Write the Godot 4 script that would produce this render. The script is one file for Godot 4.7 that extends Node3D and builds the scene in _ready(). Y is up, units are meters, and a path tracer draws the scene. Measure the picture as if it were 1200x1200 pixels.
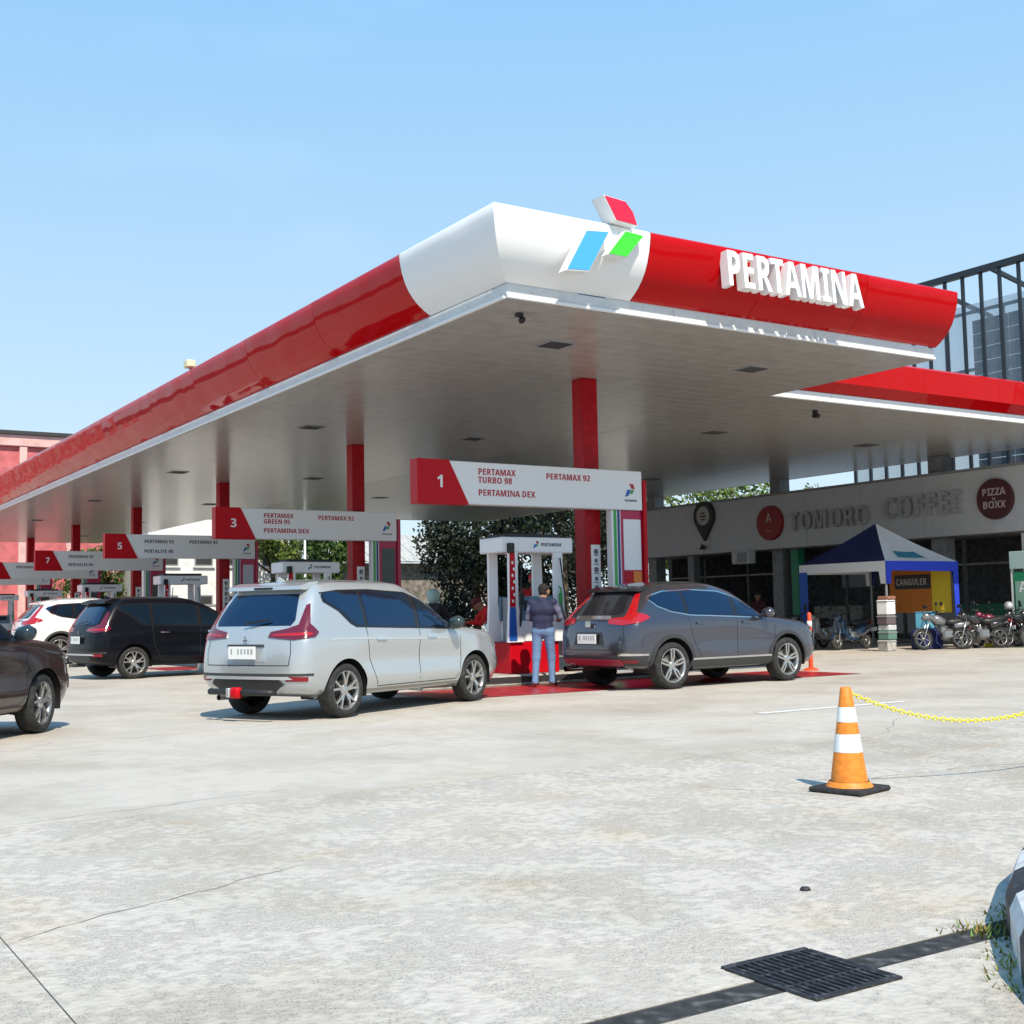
extends Node3D

# The place: world +x runs along the front edge of the canopy, -z along its long side; the camera stands at x = z = 0.
const H := 5.5            # soffit
const CX0 := 8.80         # canopy sides
const CX1 := 17.70
const CZF := -13.70       # canopy front edge
const CZB := -71.0
const ISLE_Z := -18.03    # first pump island
const ISLE_STEP := 9.82
const ISLE_N := 6
const CLOUD := Vector2(570, 212)   # where the small cloud stands in the sky picture

var M := {}
var rng := RandomNumberGenerator.new()
var used := {}


class MB:
	var st := SurfaceTool.new()
	var cnt := 0
	var paint := false
	func _init(smooth := false) -> void:
		st.begin(Mesh.PRIMITIVE_TRIANGLES)
		st.set_smooth_group(0 if smooth else -1)
	func smooth(on: bool) -> void:
		st.set_smooth_group(0 if on else -1)
	func color(c: Color) -> void:
		st.set_color(c); paint = true
	func tri(a: Vector3, b: Vector3, c: Vector3, out: Vector3) -> void:
		var n := (a - c).cross(a - b)
		if n.length_squared() < 1e-16:
			return
		if n.dot(out) < 0.0:
			var t := b
			b = c
			c = t
		st.add_vertex(a); st.add_vertex(b); st.add_vertex(c)
		cnt += 1
	func quad(a: Vector3, b: Vector3, c: Vector3, d: Vector3, out: Vector3) -> void:
		tri(a, b, c, out); tri(a, c, d, out)
	func box(c: Vector3, s: Vector3, bv := 0.0, t := Transform3D.IDENTITY) -> void:
		var h := s * 0.5
		var b := minf(bv, minf(h.x, minf(h.y, h.z)) * 0.95)
		if b <= 0.0:
			for ax in 3:
				for sg in [-1.0, 1.0]:
					var n := Vector3.ZERO; n[ax] = sg
					var u := Vector3.ZERO; u[(ax + 1) % 3] = h[(ax + 1) % 3]
					var v := Vector3.ZERO; v[(ax + 2) % 3] = h[(ax + 2) % 3]
					var o := c + n * h[ax]
					quad(t * (o - u - v), t * (o + u - v), t * (o + u + v), t * (o - u + v), t.basis * n)
			return
		var P := func(sx: float, sy: float, sz: float, ax: int) -> Vector3:
			var p := Vector3(sx * h.x, sy * h.y, sz * h.z)
			for k in 3:
				if k != ax:
					p[k] -= signf(p[k]) * b
			return t * (c + p)
		for ax in 3:
			var i := (ax + 1) % 3
			var j := (ax + 2) % 3
			for sg in [-1.0, 1.0]:
				var q := []
				for w in [[-1, -1], [1, -1], [1, 1], [-1, 1]]:
					var s3 := [0, 0, 0]
					s3[ax] = sg; s3[i] = w[0]; s3[j] = w[1]
					q.append(P.call(s3[0], s3[1], s3[2], ax))
				var n := Vector3.ZERO; n[ax] = sg
				quad(q[0], q[1], q[2], q[3], t.basis * n)
		for ax in 3:
			var i := (ax + 1) % 3
			var j := (ax + 2) % 3
			for si in [-1, 1]:
				for sj in [-1, 1]:
					var lo := [0, 0, 0]; var hi := [0, 0, 0]
					lo[ax] = -1; hi[ax] = 1
					lo[i] = si; hi[i] = si; lo[j] = sj; hi[j] = sj
					var n := Vector3.ZERO; n[i] = si; n[j] = sj
					quad(P.call(lo[0], lo[1], lo[2], i), P.call(hi[0], hi[1], hi[2], i), P.call(hi[0], hi[1], hi[2], j), P.call(lo[0], lo[1], lo[2], j), t.basis * n)
		for sx in [-1, 1]:
			for sy in [-1, 1]:
				for sz in [-1, 1]:
					tri(P.call(sx, sy, sz, 0), P.call(sx, sy, sz, 1), P.call(sx, sy, sz, 2), t.basis * Vector3(sx, sy, sz))
	func bar(a: Vector3, b: Vector3, w: float, d: float, up := Vector3.UP) -> void:
		var f := (b - a).normalized()
		if absf(f.dot(up)) > 0.98:
			up = Vector3.RIGHT
		var r := f.cross(up).normalized()
		var u := r.cross(f)
		box(Vector3.ZERO, Vector3(w, d, a.distance_to(b)), 0.0, Transform3D(Basis(r, u, -f), (a + b) * 0.5))
	# profile of (radius, height) turned round an axis
	func lathe(prof: Array, o: Vector3, axis: Vector3, seg := 16, close := false) -> void:
		var ax := axis.normalized()
		var u := ax.cross(Vector3.RIGHT if absf(ax.x) < 0.9 else Vector3.UP).normalized()
		var v := ax.cross(u)
		var n := prof.size() if close else prof.size() - 1
		for k in n:
			var p: Vector2 = prof[k]
			var q: Vector2 = prof[(k + 1) % prof.size()]
			var d := q - p
			var nr := Vector2(d.y, -d.x)
			for i in seg:
				var a0 := TAU * i / seg
				var a1 := TAU * (i + 1) / seg
				var e0 := u * cos(a0) + v * sin(a0)
				var e1 := u * cos(a1) + v * sin(a1)
				var em := (e0 + e1).normalized()
				quad(o + e0 * p.x + ax * p.y, o + e1 * p.x + ax * p.y, o + e1 * q.x + ax * q.y, o + e0 * q.x + ax * q.y, em * nr.x + ax * nr.y)
	func tube(pts: Array, rad, seg := 8, caps := true) -> void:
		var n := pts.size()
		var rings := []
		var last := Vector3.ZERO
		for i in n:
			var f: Vector3 = ((pts[mini(i + 1, n - 1)] as Vector3) - (pts[maxi(i - 1, 0)] as Vector3)).normalized()
			var u := Vector3.ZERO
			if i == 0:
				u = f.cross(Vector3.UP if absf(f.y) < 0.9 else Vector3.RIGHT).normalized()
			else:
				u = (last - f * last.dot(f)).normalized()
			last = u
			var w := f.cross(u)
			var r: float = rad[i] if rad is Array else rad
			var ring := []
			for k in seg:
				ring.append((pts[i] as Vector3) + (u * cos(TAU * k / seg) + w * sin(TAU * k / seg)) * r)
			rings.append(ring)
		for i in n - 1:
			for k in seg:
				var k2 := (k + 1) % seg
				var mid: Vector3 = (rings[i][k] + rings[i][k2] + rings[i + 1][k]) / 3.0 - ((pts[i] as Vector3) * 2.0 + (pts[i + 1] as Vector3)) / 3.0
				quad(rings[i][k], rings[i][k2], rings[i + 1][k2], rings[i + 1][k], mid)
		if caps:
			for e in [0, n - 1]:
				var out: Vector3 = (pts[e] as Vector3) - (pts[1 if e == 0 else n - 2] as Vector3)
				for k in seg:
					tri(pts[e], rings[e][k], rings[e][(k + 1) % seg], out)
	# polygon in the x-y plane of t, pushed out along its z from 0 to depth
	func prism(poly: PackedVector2Array, depth: float, t := Transform3D.IDENTITY) -> void:
		var ix := Geometry2D.triangulate_polygon(poly)
		var zf := t.basis.z.normalized()
		for k in range(0, ix.size(), 3):
			var a := poly[ix[k]]; var b := poly[ix[k + 1]]; var c := poly[ix[k + 2]]
			tri(t * Vector3(a.x, a.y, depth), t * Vector3(b.x, b.y, depth), t * Vector3(c.x, c.y, depth), zf * signf(depth))
			tri(t * Vector3(a.x, a.y, 0), t * Vector3(b.x, b.y, 0), t * Vector3(c.x, c.y, 0), -zf * signf(depth))
		var cw := Geometry2D.is_polygon_clockwise(poly)
		for k in poly.size():
			var a := poly[k]; var b := poly[(k + 1) % poly.size()]
			var d := b - a
			var o := Vector2(-d.y, d.x) if cw else Vector2(d.y, -d.x)
			quad(t * Vector3(a.x, a.y, 0), t * Vector3(b.x, b.y, 0), t * Vector3(b.x, b.y, depth), t * Vector3(a.x, a.y, depth), t.basis * Vector3(o.x, o.y, 0))
	func done() -> ArrayMesh:
		st.generate_normals()
		return st.commit()


func lin(r: float, g: float, b: float) -> Color:
	return Color(r, g, b).linear_to_srgb()

func mat(c: Color, rough := 0.6, metal := 0.0) -> StandardMaterial3D:
	var m := StandardMaterial3D.new()
	m.albedo_color = c
	m.roughness = rough
	m.metallic = metal
	return m

func noise_tex(freq: float, ramp: Array, size := 512, normal := false, strength := 1.0, oct := 5, kind := FastNoiseLite.TYPE_SIMPLEX_SMOOTH, sd := 1) -> NoiseTexture2D:
	var n := FastNoiseLite.new()
	n.noise_type = kind
	n.frequency = freq
	n.fractal_octaves = oct
	n.seed = sd
	var t := NoiseTexture2D.new()
	t.width = size; t.height = size
	t.seamless = true
	t.noise = n
	if normal:
		t.as_normal_map = true
		t.bump_strength = strength
	elif ramp.size() > 0:
		var g := Gradient.new()
		g.offsets = PackedFloat32Array(ramp.map(func(e): return e[0]))
		g.colors = PackedColorArray(ramp.map(func(e): return e[1]))
		t.color_ramp = g
	return t

# a material whose colour wanders a little and whose surface is not quite smooth
func worn(c: Color, rough: float, spread := 0.10, scale := 0.6, bump := 0.0, sd := 3) -> StandardMaterial3D:
	var m := mat(Color.WHITE, rough)
	m.albedo_texture = noise_tex(0.012, [[0.0, c.darkened(spread * 2.0)], [0.42, c.darkened(spread * 0.4)], [0.6, c], [1.0, c.lightened(spread)]], 512, false, 1.0, 6, FastNoiseLite.TYPE_SIMPLEX_SMOOTH, sd)
	m.uv1_triplanar = true
	m.uv1_world_triplanar = true
	m.uv1_scale = Vector3.ONE * scale
	if bump > 0.0:
		m.normal_enabled = true
		m.normal_texture = noise_tex(0.03, [], 512, true, 4.0, 5, FastNoiseLite.TYPE_SIMPLEX_SMOOTH, sd + 9)
		m.normal_scale = bump
	return m

func numbered(called: String) -> String:
	if not used.has(called):
		used[called] = 0
		return called
	used[called] += 1
	return "%s_%03d" % [called, used[called]]

func tag(o: Node, label: String, category: String, group := "") -> void:
	o.set_meta("label", label)
	o.set_meta("category", category)
	if group != "":
		o.set_meta("group", group)

func thing(called: String, label: String, category: String, at := Vector3.ZERO, turn := 0.0, group := "") -> Node3D:
	var o := Node3D.new()
	o.name = numbered(called)
	add_child(o)
	o.position = at
	o.rotation.y = turn
	tag(o, label, category, group)
	return o

func mesh(called: String, me: Mesh, m: Material, parent: Node, at := Transform3D.IDENTITY) -> MeshInstance3D:
	var o := MeshInstance3D.new()
	o.name = called if parent != self else numbered(called)
	o.mesh = me
	o.material_override = m
	parent.add_child(o, true)
	o.transform = at
	return o

func part(called: String, b: MB, m: Material, parent: Node) -> MeshInstance3D:
	return mesh(called, b.done(), m, parent)

func setting(called: String, b: MB, m: Material) -> MeshInstance3D:
	var o := mesh(called, b.done(), m, self)
	o.set_meta("kind", "structure")
	return o

func pbox(called: String, c: Vector3, s: Vector3, m: Material, parent: Node, bv := 0.0) -> MeshInstance3D:
	var b := MB.new()
	b.box(c, s, bv)
	return part(called, b, m, parent)

var fonts := {}
func font(bold := true, serif := false) -> SystemFont:
	var k := str(bold) + str(serif)
	if not fonts.has(k):
		var f := SystemFont.new()
		f.font_names = PackedStringArray(["Droid Serif" if serif else "Droid Sans"])
		f.font_weight = 700 if bold else 400
		fonts[k] = f
	return fonts[k]

# lettering: its lower left corner at the origin of t, facing t's z; returns its node
func text(called: String, s: String, cap: float, m: Material, parent: Node, t: Transform3D, depth := 0.006, stretch := 1.0, centre := false, bold := true) -> MeshInstance3D:
	var me := TextMesh.new()
	me.font = font(bold)
	me.text = s
	me.font_size = 48
	me.pixel_size = cap / (48.0 * 0.714)
	me.depth = depth
	me.curve_step = 1.0
	me.horizontal_alignment = HORIZONTAL_ALIGNMENT_CENTER if centre else HORIZONTAL_ALIGNMENT_LEFT
	me.vertical_alignment = VERTICAL_ALIGNMENT_CENTER
	var o := mesh(called, me, m, parent)
	o.transform = t * Transform3D(Basis.from_scale(Vector3(stretch, 1, 1)), Vector3(0, cap * 0.5, depth * 0.5))
	return o

func rot(p: Vector3, ydeg: float) -> Transform3D:
	return Transform3D(Basis(Vector3.UP, deg_to_rad(ydeg)), p)


func _ready() -> void:
	rng.seed = 7
	# camera
	var cam := Camera3D.new()
	cam.name = "camera"
	cam.position = Vector3(0, 1.259, 0)
	cam.rotation_degrees = Vector3(4.62, -32.77, -1.07)
	cam.fov = 45.58
	cam.near = 0.05
	cam.far = 4000.0
	add_child(cam)
	cam.current = true
	# sky
	var env := Environment.new()
	env.background_mode = Environment.BG_SKY
	var sm := ProceduralSkyMaterial.new()
	sm.sky_top_color = Color(0.43, 0.69, 0.90)
	sm.sky_horizon_color = Color(0.84, 0.91, 0.93)
	sm.sky_curve = 0.24
	sm.sky_energy_multiplier = 1.0
	sm.ground_bottom_color = Color(0.5, 0.48, 0.45)
	sm.ground_horizon_color = Color(0.75, 0.8, 0.82)
	sm.sky_cover = cloud_cover()
	sm.sky_cover_modulate = Color(1, 1, 1, 0.5)
	var sky := Sky.new()
	sky.sky_material = sm
	env.sky = sky
	env.tonemap_mode = Environment.TONE_MAPPER_LINEAR
	env.tonemap_exposure = 1.22
	env.sdfgi_enabled = true
	env.ssao_enabled = true
	env.ssil_enabled = true
	var we := WorldEnvironment.new()
	we.name = "world_environment"
	we.environment = env
	add_child(we)
	# sun: behind the camera, to its right
	var sun := DirectionalLight3D.new()
	sun.name = "sun"
	sun.light_energy = 1.5
	sun.light_color = Color(1.0, 0.955, 0.88)
	sun.light_angular_distance = 0.5
	sun.shadow_enabled = true
	add_child(sun)
	sun.look_at_from_position(Vector3.ZERO, Vector3(0.22, -1.0, -0.86), Vector3.UP)

	materials()
	ground()
	canopy()
	islands()
	cafe()
	backdrop()
	vehicles()
	forecourt()
	bikes_and_tent()
	people()


# a few thin wisps low in the sky
func cloud_cover() -> ImageTexture:
	var w := 1024
	var h := 512
	var im := Image.create(w, h, false, Image.FORMAT_RGBA8)
	im.fill(Color(0, 0, 0, 0))
	var n := FastNoiseLite.new()
	n.seed = 5
	n.frequency = 0.018
	n.fractal_octaves = 5
	for y in range(120, 256):
		for x in w:
			var lat := (256.0 - y) / 136.0
			var v := n.get_noise_2d(x * 0.7, y * 2.0)
			var a := clampf((v - 0.34) * 2.2, 0.0, 0.5) * sin(clampf(lat, 0, 1) * PI)
			if a > 0.0:
				im.set_pixel(x, y, Color(0.35, 0.35, 0.35, a))
	for y in range(150, 256):
		for x in range(420, 640):
			var q := Vector2((x - CLOUD.x) / 15.0, (y - CLOUD.y) / 5.0)
			var a := clampf(1.0 - q.length() + n.get_noise_2d(x * 3.0, y * 6.0) * 0.8, 0.0, 0.6)
			if a > 0.0:
				im.set_pixel(x, y, Color(0.4, 0.4, 0.4, a))
	return ImageTexture.create_from_image(im)


func materials() -> void:
	M.red = mat(lin(0.48, 0.004, 0.012), 0.35)
	M.red.metallic_specular = 0.3
	M.white = mat(lin(0.78, 0.79, 0.79), 0.4)
	M.sign_white = mat(lin(0.80, 0.81, 0.82), 0.3)
	M.black = mat(lin(0.012, 0.012, 0.013), 0.5)
	M.dark = mat(lin(0.03, 0.03, 0.032), 0.6)
	M.rubber = worn(lin(0.022, 0.022, 0.022), 0.85, 0.2, 2.0)
	M.grey = mat(lin(0.25, 0.26, 0.27), 0.5)
	M.steel = mat(lin(0.55, 0.56, 0.57), 0.3, 1.0)
	M.chrome = mat(lin(0.75, 0.76, 0.78), 0.08, 1.0)
	M.blue = mat(lin(0.02, 0.11, 0.45), 0.35)
	M.green = mat(lin(0.03, 0.35, 0.06), 0.35)
	M.navy = mat(lin(0.02, 0.05, 0.22), 0.4)
	M.magenta = mat(lin(0.45, 0.008, 0.07), 0.35)
	M.text_red = mat(lin(0.42, 0.01, 0.03), 0.45)
	M.text_dark = mat(lin(0.03, 0.035, 0.06), 0.45)
	# canopy cladding: glossy aluminium panels that are never quite flat
	var wav := noise_tex(0.004, [], 512, true, 7.0, 3, FastNoiseLite.TYPE_SIMPLEX_SMOOTH, 21)
	for k in [["fascia_red", lin(0.44, 0.003, 0.005), 0.06], ["fascia_white", lin(0.80, 0.81, 0.82), 0.3]]:
		var m := mat(k[1], k[2])
		m.normal_enabled = true
		m.normal_texture = wav
		m.normal_scale = 0.45
		m.uv1_triplanar = true
		m.uv1_world_triplanar = true
		m.uv1_scale = Vector3.ONE * 0.16
		m.metallic_specular = 0.26
		M[k[0]] = m
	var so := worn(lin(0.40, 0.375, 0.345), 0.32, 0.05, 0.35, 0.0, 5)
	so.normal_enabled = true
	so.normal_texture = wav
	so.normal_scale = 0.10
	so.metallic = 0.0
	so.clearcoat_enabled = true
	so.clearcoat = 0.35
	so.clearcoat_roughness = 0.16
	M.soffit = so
	M.trim = worn(lin(0.62, 0.64, 0.65), 0.4, 0.03, 0.8, 0.0, 6)
	M.concrete = concrete(true)
	M.concrete_smooth = concrete(false)
	M.kerb = worn(lin(0.42, 0.40, 0.37), 0.85, 0.15, 0.7, 0.3, 8)
	M.red_floor = worn(lin(0.42, 0.02, 0.025), 0.35, 0.18, 0.5, 0.0, 9)
	M.pictogram = mat(lin(0.16, 0.14, 0.16), 0.5)
	M.lamp = mat(lin(0.10, 0.10, 0.10), 0.5)
	M.column = worn(lin(0.40, 0.004, 0.010), 0.38, 0.08, 0.6, 0.0, 12)
	M.column.metallic_specular = 0.3
	M.grey_column = worn(lin(0.22, 0.23, 0.24), 0.5, 0.08, 0.6, 0.0, 13)
	M.drain = worn(lin(0.035, 0.034, 0.034), 0.8, 0.3, 1.5, 0.0, 14)


func concrete(bare: bool) -> StandardMaterial3D:
	var n := 1024 if bare else 512
	var mk := func(f: float, o: int, sd: int, kind := FastNoiseLite.TYPE_SIMPLEX_SMOOTH) -> PackedByteArray:
		var q := FastNoiseLite.new()
		q.noise_type = kind
		q.frequency = f; q.fractal_octaves = o; q.seed = sd
		return q.get_seamless_image(n, n).get_data()
	var a: PackedByteArray = mk.call(0.007, 6, 11)      # worn and unworn areas
	var b: PackedByteArray = mk.call(0.045, 5, 12)      # patches
	var c: PackedByteArray = mk.call(0.42, 2, 13)       # grains
	var d: PackedByteArray = mk.call(0.004, 4, 14)      # tint
	var out := PackedByteArray()
	out.resize(n * n * 3)
	for i in n * n:
		var va := a[i] / 255.0
		var vb := b[i] / 255.0
		var vc := c[i] / 255.0
		var vd := d[i] / 255.0
		var w := clampf((va * 0.5 + vb * 0.5 - 0.44) * 6.0, 0.0, 1.0)   # 1: pale skin left, 0: bare aggregate
		var v := 0.0
		if bare:
			v = lerpf(0.795, 0.848, w) + (vb - 0.5) * 0.05 + (vc - 0.5) * lerpf(0.17, 0.04, w)
			if vc < 0.24:
				v -= 0.20 * (1.0 - w)      # single dark stones of the aggregate, picked by the grain noise
		else:
			v = 0.825 + (w - 0.5) * 0.035 + (vc - 0.5) * 0.05
		var tint := clampf((vd - 0.66) * 3.0, 0.0, 1.0) * (1.0 if bare else 0.5)
		out[i * 3] = clampi(int(v * 255.0), 0, 255)
		out[i * 3 + 1] = clampi(int((v - 0.006 - tint * 0.03) * 255.0), 0, 255)
		out[i * 3 + 2] = clampi(int((v - 0.014 - tint * 0.065) * 255.0), 0, 255)
	var im := Image.create_from_data(n, n, false, Image.FORMAT_RGB8, out)
	var m := mat(Color(0.872, 0.848, 0.812), 0.88)
	m.albedo_texture = ImageTexture.create_from_image(im)
	m.uv1_triplanar = true
	m.uv1_world_triplanar = true
	m.uv1_scale = Vector3.ONE / (4.6 if bare else 7.3)
	m.normal_enabled = true
	m.normal_texture = noise_tex(0.22, [], 512, true, 2.5, 3, FastNoiseLite.TYPE_SIMPLEX_SMOOTH, 31)
	m.normal_scale = 0.28 if bare else 0.12
	# wide faint stains over the repeats
	m.detail_enabled = true
	m.detail_blend_mode = BaseMaterial3D.BLEND_MODE_MUL
	m.detail_uv_layer = BaseMaterial3D.DETAIL_UV_2
	m.uv2_triplanar = true
	m.uv2_world_triplanar = true
	m.uv2_scale = Vector3.ONE / 23.0
	m.detail_albedo = noise_tex(0.008, [[0.0, Color(0.90, 0.885, 0.865)], [0.35, Color(0.965, 0.958, 0.948)], [0.55, Color(1, 1, 1)], [0.8, Color(1, 0.995, 0.99)], [1.0, Color(0.94, 0.91, 0.87)]], 1024, false, 1.0, 6, FastNoiseLite.TYPE_SIMPLEX_SMOOTH, 41)
	return m


func ground() -> void:
	var b := MB.new()
	b.quad(Vector3(-900, -0.003, 900), Vector3(900, -0.003, 900), Vector3(900, -0.003, -900), Vector3(-900, -0.003, -900), Vector3.UP)
	M.soil = worn(lin(0.075, 0.07, 0.064), 0.95, 0.2, 0.05)
	var g := setting("ground", b, M.soil)
	# cast slabs with open joints; the drain runs along z = -3.05 between two rows
	var xs := [-40.0, -24.0, -11.0, -4.5, 0.95, 7.0, 13.2, 19.4, 25.6, 31.2, 60.0, 110.0]
	var zs := [40.0, 12.0, 3.0, -2.985, -3.115, -8.0, -13.0, -18.6, -24.2, -30.0, -36.0, -48.0, -60.0, -80.0, -120.0]
	for i in xs.size() - 1:
		for k in zs.size() - 1:
			if zs[k] == -2.985:
				if xs[i + 1] <= 0.95 or xs[i] >= 7.0:
					pass
				else:
					continue
			var w: float = xs[i + 1] - xs[i] - 0.006
			var d: float = zs[k] - zs[k + 1] - 0.018
			var sb := MB.new()
			sb.box(Vector3((xs[i] + xs[i + 1]) * 0.5, -0.06, (zs[k] + zs[k + 1]) * 0.5), Vector3(w, 0.12, d))
			part("slab", sb, M.concrete if zs[k] > -7.0 else M.concrete_smooth, g)
	# drain channel and its floor
	var ch := MB.new()
	ch.box(Vector3(3.9, -0.0115, -3.05), Vector3(6.04, 0.02, 0.118))
	var cf := part("drain_channel", ch, M.drain if M.has("drain") else M.dark, g)
	cf.set_meta("label", "dark shallow drain channel cut across the concrete")
	# hairline cracks with dirt in them
	M.crack = mat(lin(0.20, 0.19, 0.17), 0.95)
	var cr := RandomNumberGenerator.new()
	cr.seed = 12
	for q in [[0.9, -8.0, 0.2, 2.6], [2.6, -13.1, 0.05, 1.5], [2.35, -12.6, 0.9, 0.7], [2.15, -12.75, -0.5, 0.8], [5.5, -8.0, -1.3, 2.2], [9.0, -8.0, 0.5, 2.4], [7.0, -6.12, 0.02, 5.0], [1.0, -5.2, 0.5, 1.6], [4.2, -10.4, 0.15, 2.0], [10.5, -7.2, 0.25, 3.5]]:
		var p := Vector2(q[0], q[1])
		var an: float = -q[2]
		var cb := MB.new()
		var ln := 0.0
		while ln < q[3]:
			var l := cr.randf_range(0.06, 0.16)
			var a2 := an + cr.randf_range(-0.35, 0.35)
			var e := p + Vector2(cos(a2), sin(a2)) * l
			var o := Vector2(-sin(a2), cos(a2)) * cr.randf_range(0.0012, 0.0035)
			cb.quad(Vector3(p.x - o.x, 0.0022, p.y - o.y), Vector3(p.x + o.x, 0.0022, p.y + o.y), Vector3(e.x + o.x, 0.0022, e.y + o.y), Vector3(e.x - o.x, 0.0022, e.y - o.y), Vector3.UP)
			p = e
			ln += l
		part("crack", cb, M.crack, g)


func fascia_profile() -> Array:
	# (outward, up) from the lower edge of the cladding
	return [Vector2(0.0, 0.0), Vector2(0.10, 0.06), Vector2(0.20, 0.135), Vector2(0.29, 0.225), Vector2(0.37, 0.335), Vector2(0.43, 0.46), Vector2(0.475, 0.60), Vector2(0.505, 0.74), Vector2(0.515, 0.86), Vector2(0.49, 0.89), Vector2(0.38, 0.89)]


func canopy() -> void:
	var c := thing("station_canopy", "huge flat fuel station canopy with red and white curved fascia", "canopy", Vector3.ZERO)
	# roof deck
	pbox("roof_deck", Vector3((CX0 + CX1) / 2, H + 0.36, (CZF + CZB) / 2 - 0.05), Vector3(CX1 - CX0 - 0.5, 0.5, CZF - CZB - 0.6), M.grey, c)
	# soffit boards, one by one
	var step := 0.40
	var n := int((CZF - CZB) / step)
	var bd := MB.new()
	bd.box(Vector3.ZERO, Vector3(CX1 - CX0 - 0.10, 0.02, step - 0.006), 0.003)
	var bm := bd.done()
	for i in n:
		mesh("soffit_panel", bm, M.soffit, c, Transform3D(Basis(), Vector3((CX0 + CX1) / 2, H + 0.011, CZF - 0.06 - step * (i + 0.5))))
	# edge trim: a band with a proud lip below it
	var y0 := H + 0.215
	for side in 3:
		var a: Vector3; var e: Vector3; var o: Vector3
		if side == 0:
			a = Vector3(CX0, 0, CZF); e = Vector3(CX1, 0, CZF); o = Vector3(0, 0, 1)
		elif side == 1:
			a = Vector3(CX0, 0, CZF - 0.05); e = Vector3(CX0, 0, CZB); o = Vector3(-1, 0, 0)
		else:
			a = Vector3(CX1, 0, CZF - 0.05); e = Vector3(CX1, 0, CZB); o = Vector3(1, 0, 0)
		var ln := a.distance_to(e)
		var dir := (e - a) / ln
		var pn := ceili(ln / 3.0)
		for k in pn:
			var p := a + dir * (ln * (k + 0.5) / pn)
			var l := ln / pn - 0.006
			var sz := Vector3(absf(dir.x) * l + absf(o.x) * 0.05, 0.15, absf(dir.z) * l + absf(o.z) * 0.05)
			if side < 2:
				pbox("edge_trim", p - o * 0.035 + Vector3(0, H + 0.128, 0), sz, M.trim, c, 0.004)
			sz.y = 0.045
			pbox("edge_lip", p - o * (0.0 if side < 2 else 0.03) + Vector3(0, H + 0.024, 0), sz, M.white if side < 2 else M.grey, c, 0.006)
	# curved cladding panels
	var pr := fascia_profile()
	var wx := 10.92
	var wz := -15.85
	# front: white corner then red
	cladding(c, "fascia_panel", M.fascia_white, pr, y0, 0, CX0, wx, true)
	var xa := wx
	var nf := 3
	for k in nf:
		cladding(c, "fascia_panel", M.fascia_red, pr, y0, 0, lerpf(wx, CX1 + 0.02, float(k) / nf) + 0.010, lerpf(wx, CX1 + 0.02, float(k + 1) / nf), false)
	cladding(c, "fascia_panel", M.fascia_white, pr, y0, 1, CZF, wz, true)
	var nl := 17
	for k in nl:
		cladding(c, "fascia_panel", M.fascia_red, pr, y0, 1, lerpf(wz, CZB, float(k) / nl) - 0.012, lerpf(wz, CZB, float(k + 1) / nl), false)
	# the name on the front
	var nm := "PERTAMINA"
	var lm := mat(lin(0.82, 0.82, 0.82), 0.45)
	var total := 0.0
	var ws := []
	for ch in nm:
		var wd := font().get_string_size(ch, HORIZONTAL_ALIGNMENT_LEFT, -1, 48).x
		ws.append(wd); total += wd
	var x := 12.22
	var width := 2.92
	for k in nm.length():
		var wl: float = ws[k] / total * width
		var cap := 0.53
		var st: float = wl / (ws[k] * cap / (48.0 * 0.714))
		text("letter", nm[k], cap, lm, c, Transform3D(Basis(Vector3.RIGHT, deg_to_rad(-4.0)), Vector3(x, 5.95, -13.19)), 0.17, st * 1.02)
		x += wl
	# emblem: three blades with white sides
	blade(c, [Vector2(9.34, 5.80), Vector2(9.72, 5.83), Vector2(10.09, 6.45), Vector2(9.70, 6.41)], M.emblem_blue if M.has("emblem_blue") else mat(lin(0.06, 0.36, 0.78), 0.4), -13.24, 0.18)
	blade(c, [Vector2(10.05, 6.12), Vector2(10.38, 6.12), Vector2(10.70, 6.48), Vector2(10.37, 6.50)], mat(lin(0.05, 0.62, 0.03), 0.4), -13.22, 0.16)
	blade(c, [Vector2(10.21, 6.62), Vector2(10.59, 6.60), Vector2(10.52, 6.78), Vector2(10.38, 6.92), Vector2(10.0, 6.95)], mat(lin(0.70, 0.01, 0.05), 0.4), -13.34, 0.28)
	# recessed downlights: dark glass in a frame
	for k in 6:
		for lx in [11.05, 15.35]:
			var lz := -15.8 - k * 9.75 - (0.0 if k == 0 else 0.0)
			var f := MB.new()
			f.box(Vector3(lx, H - 0.003, lz), Vector3(0.52, 0.022, 0.52), 0.006)
			var fr := part("downlight", f, M.grey, c)
			pbox("lens", Vector3(lx, H - 0.017, lz), Vector3(0.40, 0.008, 0.40), M.dark, fr)
	# lamp on the top edge
	var lp := thing("edge_floodlight", "small cream floodlight on the top edge of the canopy fascia", "floodlight", Vector3(8.36, 6.60, -25.9))
	pbox("housing", Vector3(0, 0.16, 0), Vector3(0.20, 0.16, 0.26), mat(lin(0.7, 0.62, 0.42), 0.5), lp, 0.02)
	pbox("bracket", Vector3(0.02, 0.04, 0), Vector3(0.05, 0.09, 0.05), M.grey, lp)
	# security camera
	var sc := thing("security_camera", "small black camera hanging under the front corner of the canopy", "camera", Vector3(9.42, H, -14.35))
	pbox("mount", Vector3(0, -0.03, 0), Vector3(0.10, 0.05, 0.10), M.dark, sc, 0.01)
	var cb := MB.new(true)
	cb.tube([Vector3(0.05, -0.10, -0.02), Vector3(-0.02, -0.12, 0.12)], 0.045, 12)
	part("camera_body", cb, M.black, sc)
	var sc2 := thing("security_camera", "small black camera hanging under the far canopy by its white edge", "camera", Vector3(21.3, 5.8, -19.9))
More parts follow.
